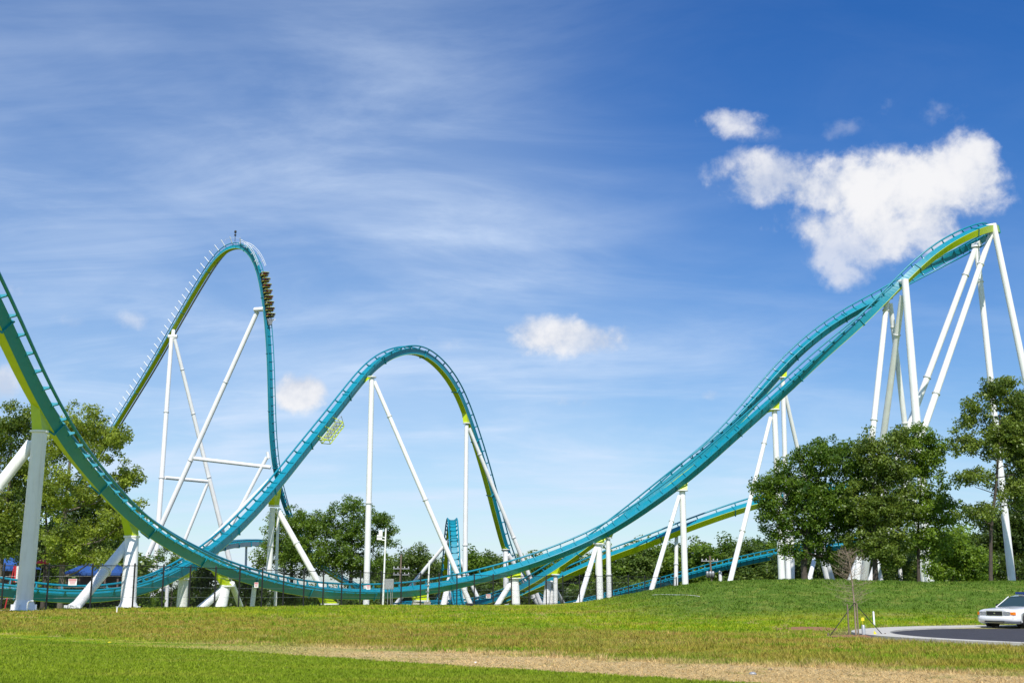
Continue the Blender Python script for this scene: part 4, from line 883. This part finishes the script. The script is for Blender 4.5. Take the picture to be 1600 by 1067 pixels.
# bent vent pipe by near column
b0 = at_ground(61, 77.5); mb = MB(); mb.path([b0 + Vector((0, 0, -.1)), b0 + Vector((0, 0, .50)), b0 + Vector((.06, 0, .60)), b0 + Vector((.2, 0, .66)), b0 + Vector((.36, 0, .64))], .055, n=10); tag(mb.build('vent_pipe', WHITE2, None, origin=tuple(b0)), 'bent white pipe rising from the grass beside the near grey column', 'pipe')
def stake(px, top, base, d, label, w=.05):
    b0 = at_ground(px, d); h = (base - top) * d / F; mb = MB(); mb.box(b0 + Vector((0, 0, h / 2 - .05)), (w, w, h + .1)); mb.prism([(-w / 2, 0), (w / 2, 0), (0, .05)], -w / 2, w / 2, M=Matrix.Translation(b0 + Vector((0, 0, h)))); tag(mb.build('stake', WHITE2, None, origin=tuple(b0)), label, 'stake', 'white marker stakes')
stake(198, 947, 955, 74, 'short white stake in the grass below the second white column', .06)
stake(1350.5, 951, 973, 55.5, 'white stake standing in the grass between the sapling and the turning circle', .07)
# scattered stones and scraps on the lawn edge
for k, (px, d, lab) in enumerate([(190, 40.0, 'pale yellow scrap lying where the mown lawn meets the dry grass at left'), (745, 28.6, 'tiny white pebble on the edge of the straw in the middle'), (1163, 24.4, 'grey stone on the straw strip towards the right'), (1190, 25.9, 'small brown clod on the straw strip at right')]):
    b0 = at_ground(px, d); mb = MB(); s_ = (.06, .04, .08, .05)[k]
    mb.lathe([(0, 0), (s_, .0), (s_ * .9, s_ * .4), (s_ * .4, s_ * .7), (0, s_ * .72)], b0, 7); tag(mb.build(('scrap', 'pebble', 'stone', 'clod')[k], (YEL, SIGNW, GREY, WOOD)[k], None, origin=tuple(b0)), lab, ('scrap', 'pebble', 'stone', 'clod')[k])

# ------------------------------------------------------------------ sapling with stakes
sb = at_ground(1322, 45.5); sap = empty('sapling', tuple(sb), 'bare staked sapling on a pine straw patch left of the turning circle', 'sapling')
rs_ = random.Random(5); mb = MB()
def twig(p0, d0, L_, r_, depth):
    pts = [p0]; dd = Vector(d0)
    for k in range(4): dd = (dd + Vector((rs_.uniform(-.12, .12), rs_.uniform(-.12, .12), rs_.uniform(-.02, .1)))).normalized(); pts.append(pts[-1] + dd * L_ / 4)
    mb.path(pts, [r_ * (1 - .16 * k) for k in range(5)], n=5)
    if depth:
        for k in range(5):
            a = pts[rs_.randint(1, 4)]; v = Vector((rs_.uniform(-1, 1), rs_.uniform(-1, 1), rs_.uniform(.1, .8))).normalized(); twig(a, (v + dd * .5).normalized(), L_ * rs_.uniform(.4, .65), r_ * .5, depth - 1)
tk = [sb + Vector((0, 0, -.1)), sb + Vector((.01, 0, .9)), sb + Vector((-.02, 0, 1.9)), sb + Vector((-.08, 0, 2.7)), sb + Vector((-.22, .02, 3.3))]
mb.path(tk, [.035, .03, .025, .016, .008], n=7)
mb.build('trunk', TWIG, sap); mb = MB()
for k in range(84):
    f = .30 + .62 * (k / 84); i = min(3, int(f * 4)); a = tk[i].lerp(tk[i + 1], f * 4 - i); an = k * 2.4; L_ = (.95 - 1.1 * abs(f - .45)) * rs_.uniform(.6, 1)
    twig(a, Vector((math.cos(an), math.sin(an), rs_.uniform(-.1, .6))).normalized(), L_, .006, 1)
mb.build('crown', TWIG, sap)
for k, (sx, lean, m_) in enumerate([(-.62, .34, BLACK), (.62, -.36, BLACK)]):
    st_ = empty('tree_guy', tuple(sb + Vector((sx * 1.6, 0, 0))), ('dark guy strap running down to the left of the sapling', 'dark guy strap running down to the right of the sapling')[k], 'guy strap', 'sapling guy straps')
    m2 = MB(); m2.tube(sb + Vector((sx * 1.7, -.1, -.05)), sb + Vector((0, -.02, 1.22)), .015, n=6); m2.build('strap', m_, st_)
    m2 = MB(); m2.tube(sb + Vector((sx * 1.7, -.1, -.05)), sb + Vector((sx * 1.72, -.1, .12)), .03, n=6); m2.build('peg', WOOD, st_)
for k, (dx, h, lab) in enumerate([(-.28, 1.15, 'upright wooden tree stake left of the sapling trunk'), (.07, 1.2, 'upright wooden tree stake close beside the sapling trunk')]):
    m2 = MB(); m2.box(sb + Vector((dx, -.08, h / 2)), (.045, .045, h)); m2.box(sb + Vector((dx, -.08, h + .01)), (.03, .03, .03)); tag(m2.build('tree_stake', WOOD, None, origin=tuple(sb + Vector((dx, -.08, 0)))), lab, 'stake')
c_ = sb + Vector((.19, -.35, 0)); m2 = MB(); m2.lathe([(.07, -.05), (.07, .38), (.05, .42), (0, .43)], c_, 12); tag(m2.build('bollard', GALV, None, origin=tuple(c_)), 'short grey capped pipe standing at the foot of the sapling', 'pipe')
c_ = sb + Vector((.26, -.05, 0)); m2 = MB(); m2.tube(c_, c_ + Vector((0, 0, .62)), .008, n=5); m2.prism([(-.05, .56), (.07, .56), (.07, .67), (.02, .69), (-.05, .66)], -.005, .005, M=Matrix.Translation(c_)); tag(m2.build('marker_flag', YEL, None, origin=tuple(c_)), 'taller yellow marker flag beside the sapling', 'flag', 'yellow marker flags')
c_ = sb + Vector((.62, -.3, 0)); m2 = MB(); m2.tube(c_, c_ + Vector((0, 0, .22)), .008, n=5); m2.prism([(-.05, .08), (.03, .05), (.06, .13), (-.03, .20)], -.005, .005, M=Matrix.Translation(c_)); tag(m2.build('marker_flag', YEL, None, origin=tuple(c_)), 'low yellow marker flag right of the sapling near the ground', 'flag', 'yellow marker flags')
def mulch(cx, cy, rx, ry, h, label):
    m2 = MB(); n = 40; vs = []; rng2 = random.Random(int(cx * 10)); 
    for j in range(7):
        f = 1 - j / 6
        for i in range(n):
            a = 2 * math.pi * i / n; w = 1 + .12 * math.sin(3 * a + cx) + .06 * math.sin(7 * a); x = cx + rx * f * w * math.cos(a); y = cy + ry * f * w * math.sin(a)
            vs.append((x, y, gzf(x, y) - .03 + h * (1 - f ** 2) + rng2.uniform(-.012, .012)))
    m2.add(vs, [(j * n + i, j * n + (i + 1) % n, (j + 1) * n + (i + 1) % n, (j + 1) * n + i) for j in range(6) for i in range(n)], 0, True)
    o = m2.build('mulch', MULCH); tag(o, label, 'mulch', kind='stuff')
mulch(sb.x - .1, sb.y - .5, 1.5, 1.0, .09, 'reddish pine straw patch at the foot of the sapling')
mulch(sb.x - .1, 52.5, 1.7, 1.6, .15, 'reddish pine straw patch on the slope behind the sapling')
# white hose on the mound
m2 = MB(); m2.path([Vector((x, y, gzf(x, y) + .05)) for x, y in [(k / 10 * 2.0 + 10.2 , 88 - k * .9 + .3 * math.sin(k)) for k in range(11)]], .018, n=6); tag(m2.build('hose', SIGNW), 'thin pale pipe lying on the left flank of the mound', 'pipe')

# ------------------------------------------------------------------ midway pavilions behind the left trees
def pavilion(px0, px1, roof_top, eave, d, label, wallm=BRICK, post=BRICK):
    a = P(px0, eave, d); c2 = P(px1, eave, d); w = c2.x - a.x; cx = (a.x + c2.x) / 2; z0 = gzf(cx, d); ht = P(px0, roof_top, d).z
    o = empty('pavilion', (cx, d, z0), label, 'pavilion', 'blue roofed pavilions'); dep = 6
    m2 = MB(); e = .5; m2.add([(cx - w / 2 - e, d - e, a.z), (cx + w / 2 + e, d - e, a.z), (cx + w / 2 + e, d + dep + e, a.z), (cx - w / 2 - e, d + dep + e, a.z), (cx - w / 2 + 1.5, d + dep / 2, ht), (cx + w / 2 - 1.5, d + dep / 2, ht)], [(0, 1, 5, 4), (1, 2, 5), (2, 3, 4, 5), (3, 0, 4), (3, 2, 1, 0)])
    m2.box((cx, d - e - .03, a.z - .15), (w + 2 * e, .05, .35)); m2.build('roof', BLUE, o)
    for k in range(5):
        x = cx - w / 2 + w * k / 4; m2 = MB(); m2.box((x, d, (a.z + z0) / 2), (.25, .25, a.z - z0)); m2.build('post', post, o)
    m2 = MB(); m2.box((cx, d + dep - .2, (a.z + z0) / 2), (w, .2, a.z - z0)); m2.build('back_wall', wallm, o)
    for k in range(3):
        m2 = MB(); m2.box((cx - w / 2 + w * (k + .5) / 3, d + .6, z0 + .55), (w / 4.2, .6, 1.1)); m2.box((cx - w / 2 + w * (k + .5) / 3, d + .6, z0 + 1.13), (w / 3.8, .8, .07)); m2.build('counter', (RED, SIGNW, BLUE)[k], o)
pavilion(-30, 33, 864, 888, 175, 'long blue roofed pavilion at the left edge behind the trees')
pavilion(105, 185, 879, 895, 180, 'blue roofed pavilion behind the braced white columns at left')
def banner(px, y0, y1, d, label):
    a = at_ground(px, d); m2 = empty('banner_pole', tuple(a), label, 'banner', 'striped banners'); q = MB(); q.tube(a, P(px, y0, d), .07, n=8); q.build('pole', RED, m2)
    q = MB(); t_ = P(px, y0, d); zz = (y1 - y0) * d / F
    for k in range(3): q.box(t_ + Vector((.35 + .0, 0, -zz / 2)) + Vector((-.2 + .2 * k, 0, 0)), (.2, .03, zz), k % 2)
    q.build('cloth', [RED, SIGNW], m2)
banner(22.5, 884, 908, 125, 'red and white striped banner just left of the near grey column')
q = MB(); c_ = P(66, 880, 150); a = at_ground(66, 150); o = empty('parasol', tuple(a), 'red parasol glimpsed in the shade right of the near grey column', 'parasol'); q.tube(a, c_, .05, n=8); q.build('pole', GREY, o); q = MB(); q.lathe([(0, .55), (.5, .4), (.9, 0), (.86, -.04), (0, .3)], c_, 8); q.build('canopy', RED, o)

# ------------------------------------------------------------------ white patrol car
CARP = mat('white_car_paint', (.80, .80, .80), .22, coat=1.0); GLASS = mat('tinted_glass', (.02, .045, .05), .04, spec=1.0); CHR = mat('chrome', (.75, .75, .76), .12, metal=1)
GRI = mat('grille_black', (.012, .012, .014), .35); AMB = mat('amber_lens', (.80, .20, .01), .15); LENS = mat('headlight_lens', (.30, .31, .33), .08, spec=1); TYR = mat('tyre_rubber', (.018, .018, .018), .85); LBAR = mat('blue_lens', (.01, .03, .16), .15)
def loft(mb, rings, mi=0, smooth=True, close=True, caps=True):
    n = len(rings[0]); vs = [v for r_ in rings for v in r_]; fs = []
    for j in range(len(rings) - 1):
        for i in range(n if close else n - 1): fs.append((j * n + i, j * n + (i + 1) % n, (j + 1) * n + (i + 1) % n, (j + 1) * n + i))
    mb.add(vs, fs, mi, smooth)
    if caps: mb.add(rings[0], [tuple(range(n))], mi); mb.add(rings[-1], [tuple(reversed(range(n)))], mi)
# local: x = rearwards from nose, y = width, z = up
def body_ring(x, hw, zb, zt, crown=.05, tuck=.08):
    pts = []
    side = [(hw - tuck, zb), (hw - .02, zb + .12), (hw, zb + .3 * (zt - zb)), (hw, zb + .62 * (zt - zb)), (hw - .035, zt - .10), (hw - .10, zt - .03), (hw - .30, zt + crown * .5), (0, zt + crown)]
    for y, z in side: pts.append((x, y, z))
    for y, z in reversed(side[:-1]): pts.append((x, -y, z))
    return pts
car_x = [(0, .74, .34, .76), (.04, .84, .28, .79), (.14, .915, .24, .81), (.40, .955, .20, .825), (.9, .975, .20, .86), (1.45, .985, .20, .90), (2.2, .99, .20, .93), (3.3, .99, .20, .94), (4.1, .985, .20, .95), (4.7, .965, .24, .96), (5.15, .92, .28, .93), (5.36, .84, .34, .86), (5.40, .76, .40, .78)]
mb = MB(); loft(mb, [[Vector(q) for q in body_ring(x, hw, zb, zt)] for x, hw, zb, zt in car_x])
tmp = mb.build('tmpbody', CARP)
cut = []
for ax in (.98, 3.88):
    c3 = MB(); c3.tube((ax, -1.2, .35), (ax, 1.2, .35), .385, n=32); cu = c3.build('tmpcut', DARK); cut.append(cu); mo = tmp.modifiers.new('b', 'BOOLEAN'); mo.operation = 'DIFFERENCE'; mo.object = cu; mo.solver = 'EXACT'
bpy.context.view_layer.update(); body_me = bpy.data.meshes.new_from_object(tmp.evaluated_get(bpy.context.evaluated_depsgraph_get()))
for o in [tmp] + cut: bpy.data.objects.remove(o)
body_me.name = 'body'
nose = Vector((21.46, 54.0, .035)); ang = math.atan2(-math.cos(R(33)), -math.sin(R(33)))      # heading
heading = Vector((-math.sin(R(54)), -math.cos(R(54)), 0))
rear = -heading; left = Vector((-heading.y, heading.x, 0))   # car's left side
CM = Matrix(((rear.x, -left.x, 0, nose.x), (rear.y, -left.y, 0, nose.y), (0, 0, 1, nose.z), (0, 0, 0, 1)))
if CM.to_3x3().determinant() < 0: CM = Matrix(((rear.x, left.x, 0, nose.x), (rear.y, left.y, 0, nose.y), (0, 0, 1, nose.z), (0, 0, 0, 1)))
vsg = 1 if (CM.to_3x3() @ Vector((0, 1, 0))).dot(Vector((0, -1, 0))) > 0 else -1   # local y sign of the side facing the camera
pc = empty('patrol_car', tuple(nose), 'white patrol sedan with a dark roof light bar parked on the asphalt turning circle', 'car')
def cpart(mb, name, mats, parent=None):
    me = mb.mesh(name, mats); return link(name, me, parent or pc, M=CM)
body = link('body', body_me, pc, M=CM)
# inner wheel wells
mb = MB()
for ax in (.98, 3.88):
    for sg in (-1, 1): mb.tube((ax, sg * .62, .35), (ax, sg * .66, .35), .385, n=24)
cpart(mb, 'wheel_well', DARK)
gh = [(1.62, .86, .93, .94), (2.32, .70, .93, 1.36), (2.75, .68, .93, 1.42), (3.6, .68, .93, 1.42), (4.02, .72, .93, 1.34), (4.6, .86, .95, .96)]
def gh_ring(x, hw, zb, zt):
    pts = [(x, hw + (.18 if zt > 1 else .02), zb), (x, hw, zt - .06 if zt > 1 else zt), (x, hw - .09, zt), (x, 0, zt + (.03 if zt > 1 else .01)), (x, -hw + .09, zt), (x, -hw, zt - .06 if zt > 1 else zt), (x, -hw - (.18 if zt > 1 else .02), zb)]
    return [Vector(q) for q in pts]
mb = MB(); loft(mb, [gh_ring(*q) for q in gh], smooth=False); cpart(mb, 'windows', GLASS)
mb = MB()
for x0, x1 in ((2.32, 4.02),):
    rf = [(2.30, .715, 1.36), (2.75, .70, 1.425), (3.6, .70, 1.425), (4.05, .735, 1.34)]
    rings = [[Vector((x, hw + .012, z - .075)), Vector((x, hw - .08, z + .012)), Vector((x, 0, z + .045)), Vector((x, -hw + .08, z + .012)), Vector((x, -hw - .012, z - .075))] for x, hw, z in rf]
    loft(mb, rings, close=False, caps=False)
for sg in (-1, 1):
    mb.path([(1.60, sg * .89, .92), (2.0, sg * .79, 1.16), (2.32, sg * .70, 1.37)], .022, n=6); mb.path([(2.95, sg * .885, .92), (2.98, sg * .70, 1.39)], .035, n=6); mb.path([(4.65, sg * .90, .95), (4.3, sg * .80, 1.17), (4.03, sg * .73, 1.35)], .06, n=6); mb.path([(1.58, sg * .905, .93), (3, sg * .895, .945), (4.6, sg * .90, .955)], .025, n=6)
cpart(mb, 'roof', CARP)
mb = MB(); mb.box((0, 0, .655), (.05, .76, .20)); 
cpart(mb, 'grille', GRI)
mb = MB()
for k in range(2): mb.box((-.026, 0, .563 + .186 * k), (.02, .78, .012)); mb.box((-.026, -.385 + .77 * k, .655), (.02, .012, .19))
mb.prism([(-.05, -.02), (0, -.035), (.05, -.02), (.05, .02), (0, .035), (-.05, .02)], -.012, .0, M=Matrix.Translation((-.03, 0, .66)) @ Matrix.Scale(.8, 4) @ Matrix.Rotation(math.pi / 2, 4, 'Z')); cpart(mb, 'grille_emblem', CHR)
for sg in (-1, 1):
    mb = MB(); mb.add([(.03, sg * .47, .53), (.03, sg * .47, .70), (.10, sg * .80, .71), (.10, sg * .80, .54), (.05, sg * .47, .53), (.22, sg * .80, .71)], [(0, 1, 2, 3)])
    mb = MB(); rr = [(.015, .42), (.015, .60), (.03, .745)]
    for j in range(2):
        (xa, ya), (xb, yb) = rr[j], rr[j + 1]; mb.add([(xa - .03, sg * ya, .58), (xb - .03, sg * yb, .58), (xb - .03, sg * yb, .725), (xa - .03, sg * ya, .73)], [(0, 1, 2, 3)])
    for yc in (.51, .66): mb.lathe([(.065, 0), (.05, -.02), (.0, -.03)], (-.02, sg * yc, .655), 12, M=Matrix.Rotation(-math.pi / 2, 3, 'Y'))
    h_ = cpart(mb, 'headlight', LENS)
    mb = MB(); rr = [(.03, .735), (.05, .845), (.15, .92)]
    for j in range(2):
        (xa, ya), (xb, yb) = rr[j], rr[j + 1]; mb.add([(xa - .03, sg * (ya + .02), .585), (xb - .02, sg * (yb + .02), .59), (xb - .02, sg * (yb + .02), .715), (xa - .03, sg * (ya + .02), .72)], [(0, 1, 2, 3)])
    cpart(mb, 'indicator', AMB)
mb = MB(); rings = []
for x, y in ((.42, -.99), (.12, -.93), (-.04, -.72), (-.09, -.35), (-.10, 0), (-.09, .35), (-.04, .72), (.12, .93), (.42, .99)):
    ox = x; rings.append([Vector((ox + .04, y, .53)), Vector((ox, y, .50)), Vector((ox, y, .36)), Vector((ox + .05, y * .98, .27)), Vector((ox + .2, y * .95, .26)), Vector((ox + .2, y * .95, .53))])
loft(mb, rings); cpart(mb, 'bumper', CARP)
mb = MB(); mb.box((-.065, 0, .30), (.03, .95, .05)); cpart(mb, 'air_intake', GRI)
for ax in (.98, 3.88):
    for sg in (-1, 1):
        mb = MB(); Mx = Matrix.Rotation(math.pi / 2 * -sg, 3, 'X'); prof = [(.20, -.11), (.30, -.11), (.335, -.08), (.34, 0), (.335, .08), (.30, .11), (.22, .115)]
        mb.lathe(prof, (ax, sg * .86, .34), 28, M=Mx); w_ = cpart(mb, 'wheel', TYR)
        mb = MB(); mb.lathe([(0, .07), (.06, .10), (.08, .06), (.17, .05), (.21, .10), (.225, .11), (.225, -.05)], (ax, sg * .86, .34), 24, M=Mx)
        for k in range(8):
            a = k * math.pi / 4; c_ = Vector((ax + .14 * math.cos(a), sg * (.86 + .06), .34 + .14 * math.sin(a))); mb.box(c_, (.035, .03, .10), M=Matrix.Rotation(-a + math.pi / 2, 3, 'Y'))
        cpart(mb, 'rim', CHR, w_)
mb = MB()
for sg in (-1, 1): mb.box((1.95, sg * 1.03, .98), (.12, .16, .12)); mb.box((1.98, sg * .96, .95), (.06, .1, .03))
cpart(mb, 'wing_mirror', GRI)
mb = MB(); mb.box((2.85, 0, 1.53), (.30, 1.15, .11)); mb.box((2.85, 0, 1.475), (.16, .5, .03)); cpart(mb, 'light_bar', LBAR)
mb = MB()
for sg in (-1, 1):
    for x in (2.0, 3.0, 4.0): mb.box((x, sg * .993, .60), (.012, .012, .60))
    for x in (2.75, 3.75): mb.box((x, sg * 1.0, .82), (.16, .03, .03))
    mb.box((2.9, sg * .995, .5), (2.1, .02, .06))
cpart(mb, 'door_trim', GREY)
mb = MB(); mb.box((2.7, 0, .24), (3.6, 1.2, .1)); cpart(mb, 'underbody', DARK)

# ------------------------------------------------------------------ sky
SUN = Vector((.03, -1, 0)).normalized() * math.cos(R(50)) + Vector((0, 0, math.sin(R(50))))
w = bpy.data.worlds.new('World'); sc.world = w; w.use_nodes = True; nt = w.node_tree; nt.nodes.clear(); N = nt.nodes.new; L = nt.links.new
out = N('ShaderNodeOutputWorld'); bg = N('ShaderNodeBackground'); L(bg.outputs[0], out.inputs[0]); bg.inputs['Strength'].default_value = .092
sky = N('ShaderNodeTexSky'); sky.sky_type = 'NISHITA'; sky.sun_disc = False; sky.sun_elevation = R(50); sky.sun_rotation = math.atan2(SUN.x, SUN.y)
sky.altitude = 200; sky.air_density = 1.0; sky.dust_density = .3; sky.ozone_density = 2.2
tc = N('ShaderNodeTexCoord'); DIR = tc.outputs['Generated']
def M_(op, a, b_=None, c=None, clamp=False):
    m = N('ShaderNodeMath'); m.operation = op; m.use_clamp = clamp
    for i, v in enumerate((a, b_, c)):
        if v is None: continue
        if isinstance(v, (int, float)): m.inputs[i].default_value = v
        else: L(v, m.inputs[i])
    return m.outputs[0]
def DOT(vec):
    m = N('ShaderNodeVectorMath'); m.operation = 'DOT_PRODUCT'; L(DIR, m.inputs[0]); m.inputs[1].default_value = vec; return m.outputs['Value']
def RNG(v, a, b_, lo=0, hi=1):
    m = N('ShaderNodeMapRange'); m.interpolation_type = 'SMOOTHSTEP'; L(v, m.inputs[0]); m.inputs[1].default_value = a; m.inputs[2].default_value = b_; m.inputs[3].default_value = lo; m.inputs[4].default_value = hi; return m.outputs[0]
def NOI(scale, detail=6, rough=.55, rot=None, scl=None, dist=0, off=(0, 0, 0)):
    mp = N('ShaderNodeMapping'); L(DIR, mp.inputs[0]); mp.inputs['Location'].default_value = off
    if rot: mp.inputs['Rotation'].default_value = rot
    if scl: mp.inputs['Scale'].default_value = scl
    n = N('ShaderNodeTexNoise'); L(mp.outputs[0], n.inputs['Vector']); n.inputs['Scale'].default_value = scale; n.inputs['Detail'].default_value = detail; n.inputs['Roughness'].default_value = rough; n.inputs['Distortion'].default_value = dist
    return n.outputs['Fac']
def MIX(f, a, b_, mode='MIX'):
    m = N('ShaderNodeMix'); m.data_type = 'RGBA'; m.blend_type = mode
    if isinstance(f, (int, float)): m.inputs['Factor'].default_value = f
    else: L(f, m.inputs['Factor'])
    for k, v in (('A', a), ('B', b_)):
        if isinstance(v, tuple): m.inputs[k].default_value = (*v, 1)
        else: L(v, m.inputs[k])
    return m.outputs['Result']
nz = NOI(26, 8, .6, dist=.1); nz2 = NOI(11, 5, .55, off=(3, 1, 2), dist=.4); nbig = NOI(3.2, 5, .5, off=(5, 5, 1))
def blob(px, py, rx, ry, dens=1.0, soft=.5):
    """a cloud patch around the direction of a photo pixel, radii in pixels"""
    c = ray(px, py).normalized(); r_ = Vector((c.y, -c.x, 0)).normalized(); u_ = r_.cross(c)
    z = DOT(tuple(c)); x = M_('DIVIDE', DOT(tuple(r_)), z); y = M_('DIVIDE', DOT(tuple(u_)), z)
    x = M_('MULTIPLY', x, F / rx); y = M_('MULTIPLY', y, F / ry)
    q = M_('ADD', M_('MULTIPLY', x, x), M_('MULTIPLY', y, y))
    f = M_('SUBTRACT', 1.0, q, clamp=False); front = M_('GREATER_THAN', z, 0.0)
    f = M_('MULTIPLY', M_('MAXIMUM', f, -2), front); f = M_('ADD', f, M_('MULTIPLY', M_('SUBTRACT', front, 1.0), 2.0))
    return f, y
CL = [(1475, 290, 88, 72, .9), (1525, 262, 38, 42, .75), (1390, 290, 90, 64, .95), (1300, 290, 90, 44, .8), (1210, 278, 90, 44, .75), (1150, 262, 60, 34, .6), (1345, 365, 84, 74, .65), (1420, 335, 90, 70, .75), (1270, 345, 60, 34, .4), (1150, 192, 70, 30, .5), (1205, 205, 50, 16, .2), (1440, 170, 60, 30, .18), (1310, 200, 50, 16, .15),
      (850, 520, 70, 34, .8), (900, 530, 90, 30, .75), (965, 520, 44, 16, .5), (465, 612, 46, 34, .95), (715, 538, 60, 18, .3), (910, 626, 50, 12, .35), (205, 498, 26, 16, .25), (110, 500, 40, 14, .2), (25, 458, 24, 14, .4), (5, 600, 26, 28, .7), (1110, 617, 22, 10, .3)]
tot_m = None
nzc = M_('SUBTRACT', nz, .5); nzd = M_('SUBTRACT', nz2, .5)
NZS = M_('ADD', M_('MULTIPLY', nzc, 6.5), M_('MULTIPLY', nzd, 3.0))
NZ = M_('ADD', M_('MULTIPLY', nzc, 3.3), M_('MULTIPLY', nzd, 1.8))
for px, py, rx, ry, de in CL:
    f, y = blob(px, py, rx, ry)
    v = M_('ADD', f, NZ if de > .55 else NZS)
    if py > 230 and px > 1150 and py < 400: v = M_('ADD', v, .22)
    k = M_('MULTIPLY', RNG(v, .0, 1.1 if de > .55 else 2.2), de if de > .55 else min(1, de * 1.6))
    tot_m = k if tot_m is None else M_('SUBTRACT', M_('ADD', tot_m, k), M_('MULTIPLY', tot_m, k))
# thin high cirrus: broad soft sheets, streaked
zz = M_('ADD', M_('MAXIMUM', DOT((0, 0, 1)), 0.0), .20)
pv = N('ShaderNodeVectorMath'); pv.operation = 'SCALE'; L(DIR, pv.inputs[0]); L(M_('DIVIDE', 1.0, zz), pv.inputs['Scale'])
def PN(scale, detail, rough, rot, scl, dist, off):
    mp = N('ShaderNodeMapping'); L(pv.outputs[0], mp.inputs[0]); mp.inputs['Location'].default_value = off; mp.inputs['Rotation'].default_value = (0, 0, R(rot)); mp.inputs['Scale'].default_value = scl
    n = N('ShaderNodeTexNoise'); L(mp.outputs[0], n.inputs['Vector']); n.inputs['Scale'].default_value = scale; n.inputs['Detail'].default_value = detail; n.inputs['Roughness'].default_value = rough; n.inputs['Distortion'].default_value = dist
    return n.outputs['Fac']
ci = PN(.95, 5, .55, 30, (1, .7, 0), .5, (.3, 1.1, 0)); ci2 = PN(3.0, 9, .64, -38, (.6, 1.4, 0), .7, (4, 2, 0)); ci3 = PN(2.0, 8, .6, 62, (.5, 1.5, 0), .6, (1, 7, 0))
upr = ray(1500, 60).normalized(); clear = RNG(DOT(tuple(upr)), .90, .995, 0, 1)
el = DOT((0, 0, 1))
cir = M_('MULTIPLY', RNG(ci, .28, .62, .42, 1.0), M_('ADD', RNG(ci2, .36, .76, .30, .62), RNG(ci3, .42, .78, 0, .38)))
cir = M_('MULTIPLY', cir, M_('SUBTRACT', 1.0, M_('MULTIPLY', clear, .85)))
cir = M_('MULTIPLY', cir, RNG(el, .55, .20, .42, 1.15), clamp=True)
# deepen the blue toward the upper right, as through a polarising filter
tint = MIX(RNG(el, -.05, .50), (.88, .99, 1.05), (.15, .66, 1.18)); skyc = MIX(1.0, sky.outputs[0], tint, 'MULTIPLY')
skyc = MIX(M_('MULTIPLY', clear, .55), skyc, MIX(1.0, skyc, (.45, .78, 1.0), 'MULTIPLY'))
skyc = MIX(cir, skyc, (6.4, 7.5, 9.2))
shadec = MIX(RNG(M_('ADD', M_('ADD', nz2, M_('MULTIPLY', nzc, .7)), M_('MULTIPLY', M_('SUBTRACT', el, .28), .7)), .34, .62), (5.4, 5.9, 7.0), (8.3, 8.3, 8.5))
skyc = MIX(tot_m, skyc, shadec)
L(skyc, bg.inputs[0])
sd = bpy.data.lights.new('sun', 'SUN'); sd.energy = 4.5; sd.angle = R(.5); sd.color = (1, .95, .87)
so = bpy.data.objects.new('sun', sd); C.objects.link(so); so.rotation_euler = SUN.to_track_quat('Z', 'Y').to_euler(); so.location = (0, 0, 60)
vs_ = sc.view_settings; vs_.view_transform = 'Standard'; vs_.look = 'None'; vs_.exposure = .27; vs_.gamma = 1; vs_.use_curve_mapping = False
sc.cycles.max_bounces = 4; sc.cycles.transparent_max_bounces = 12
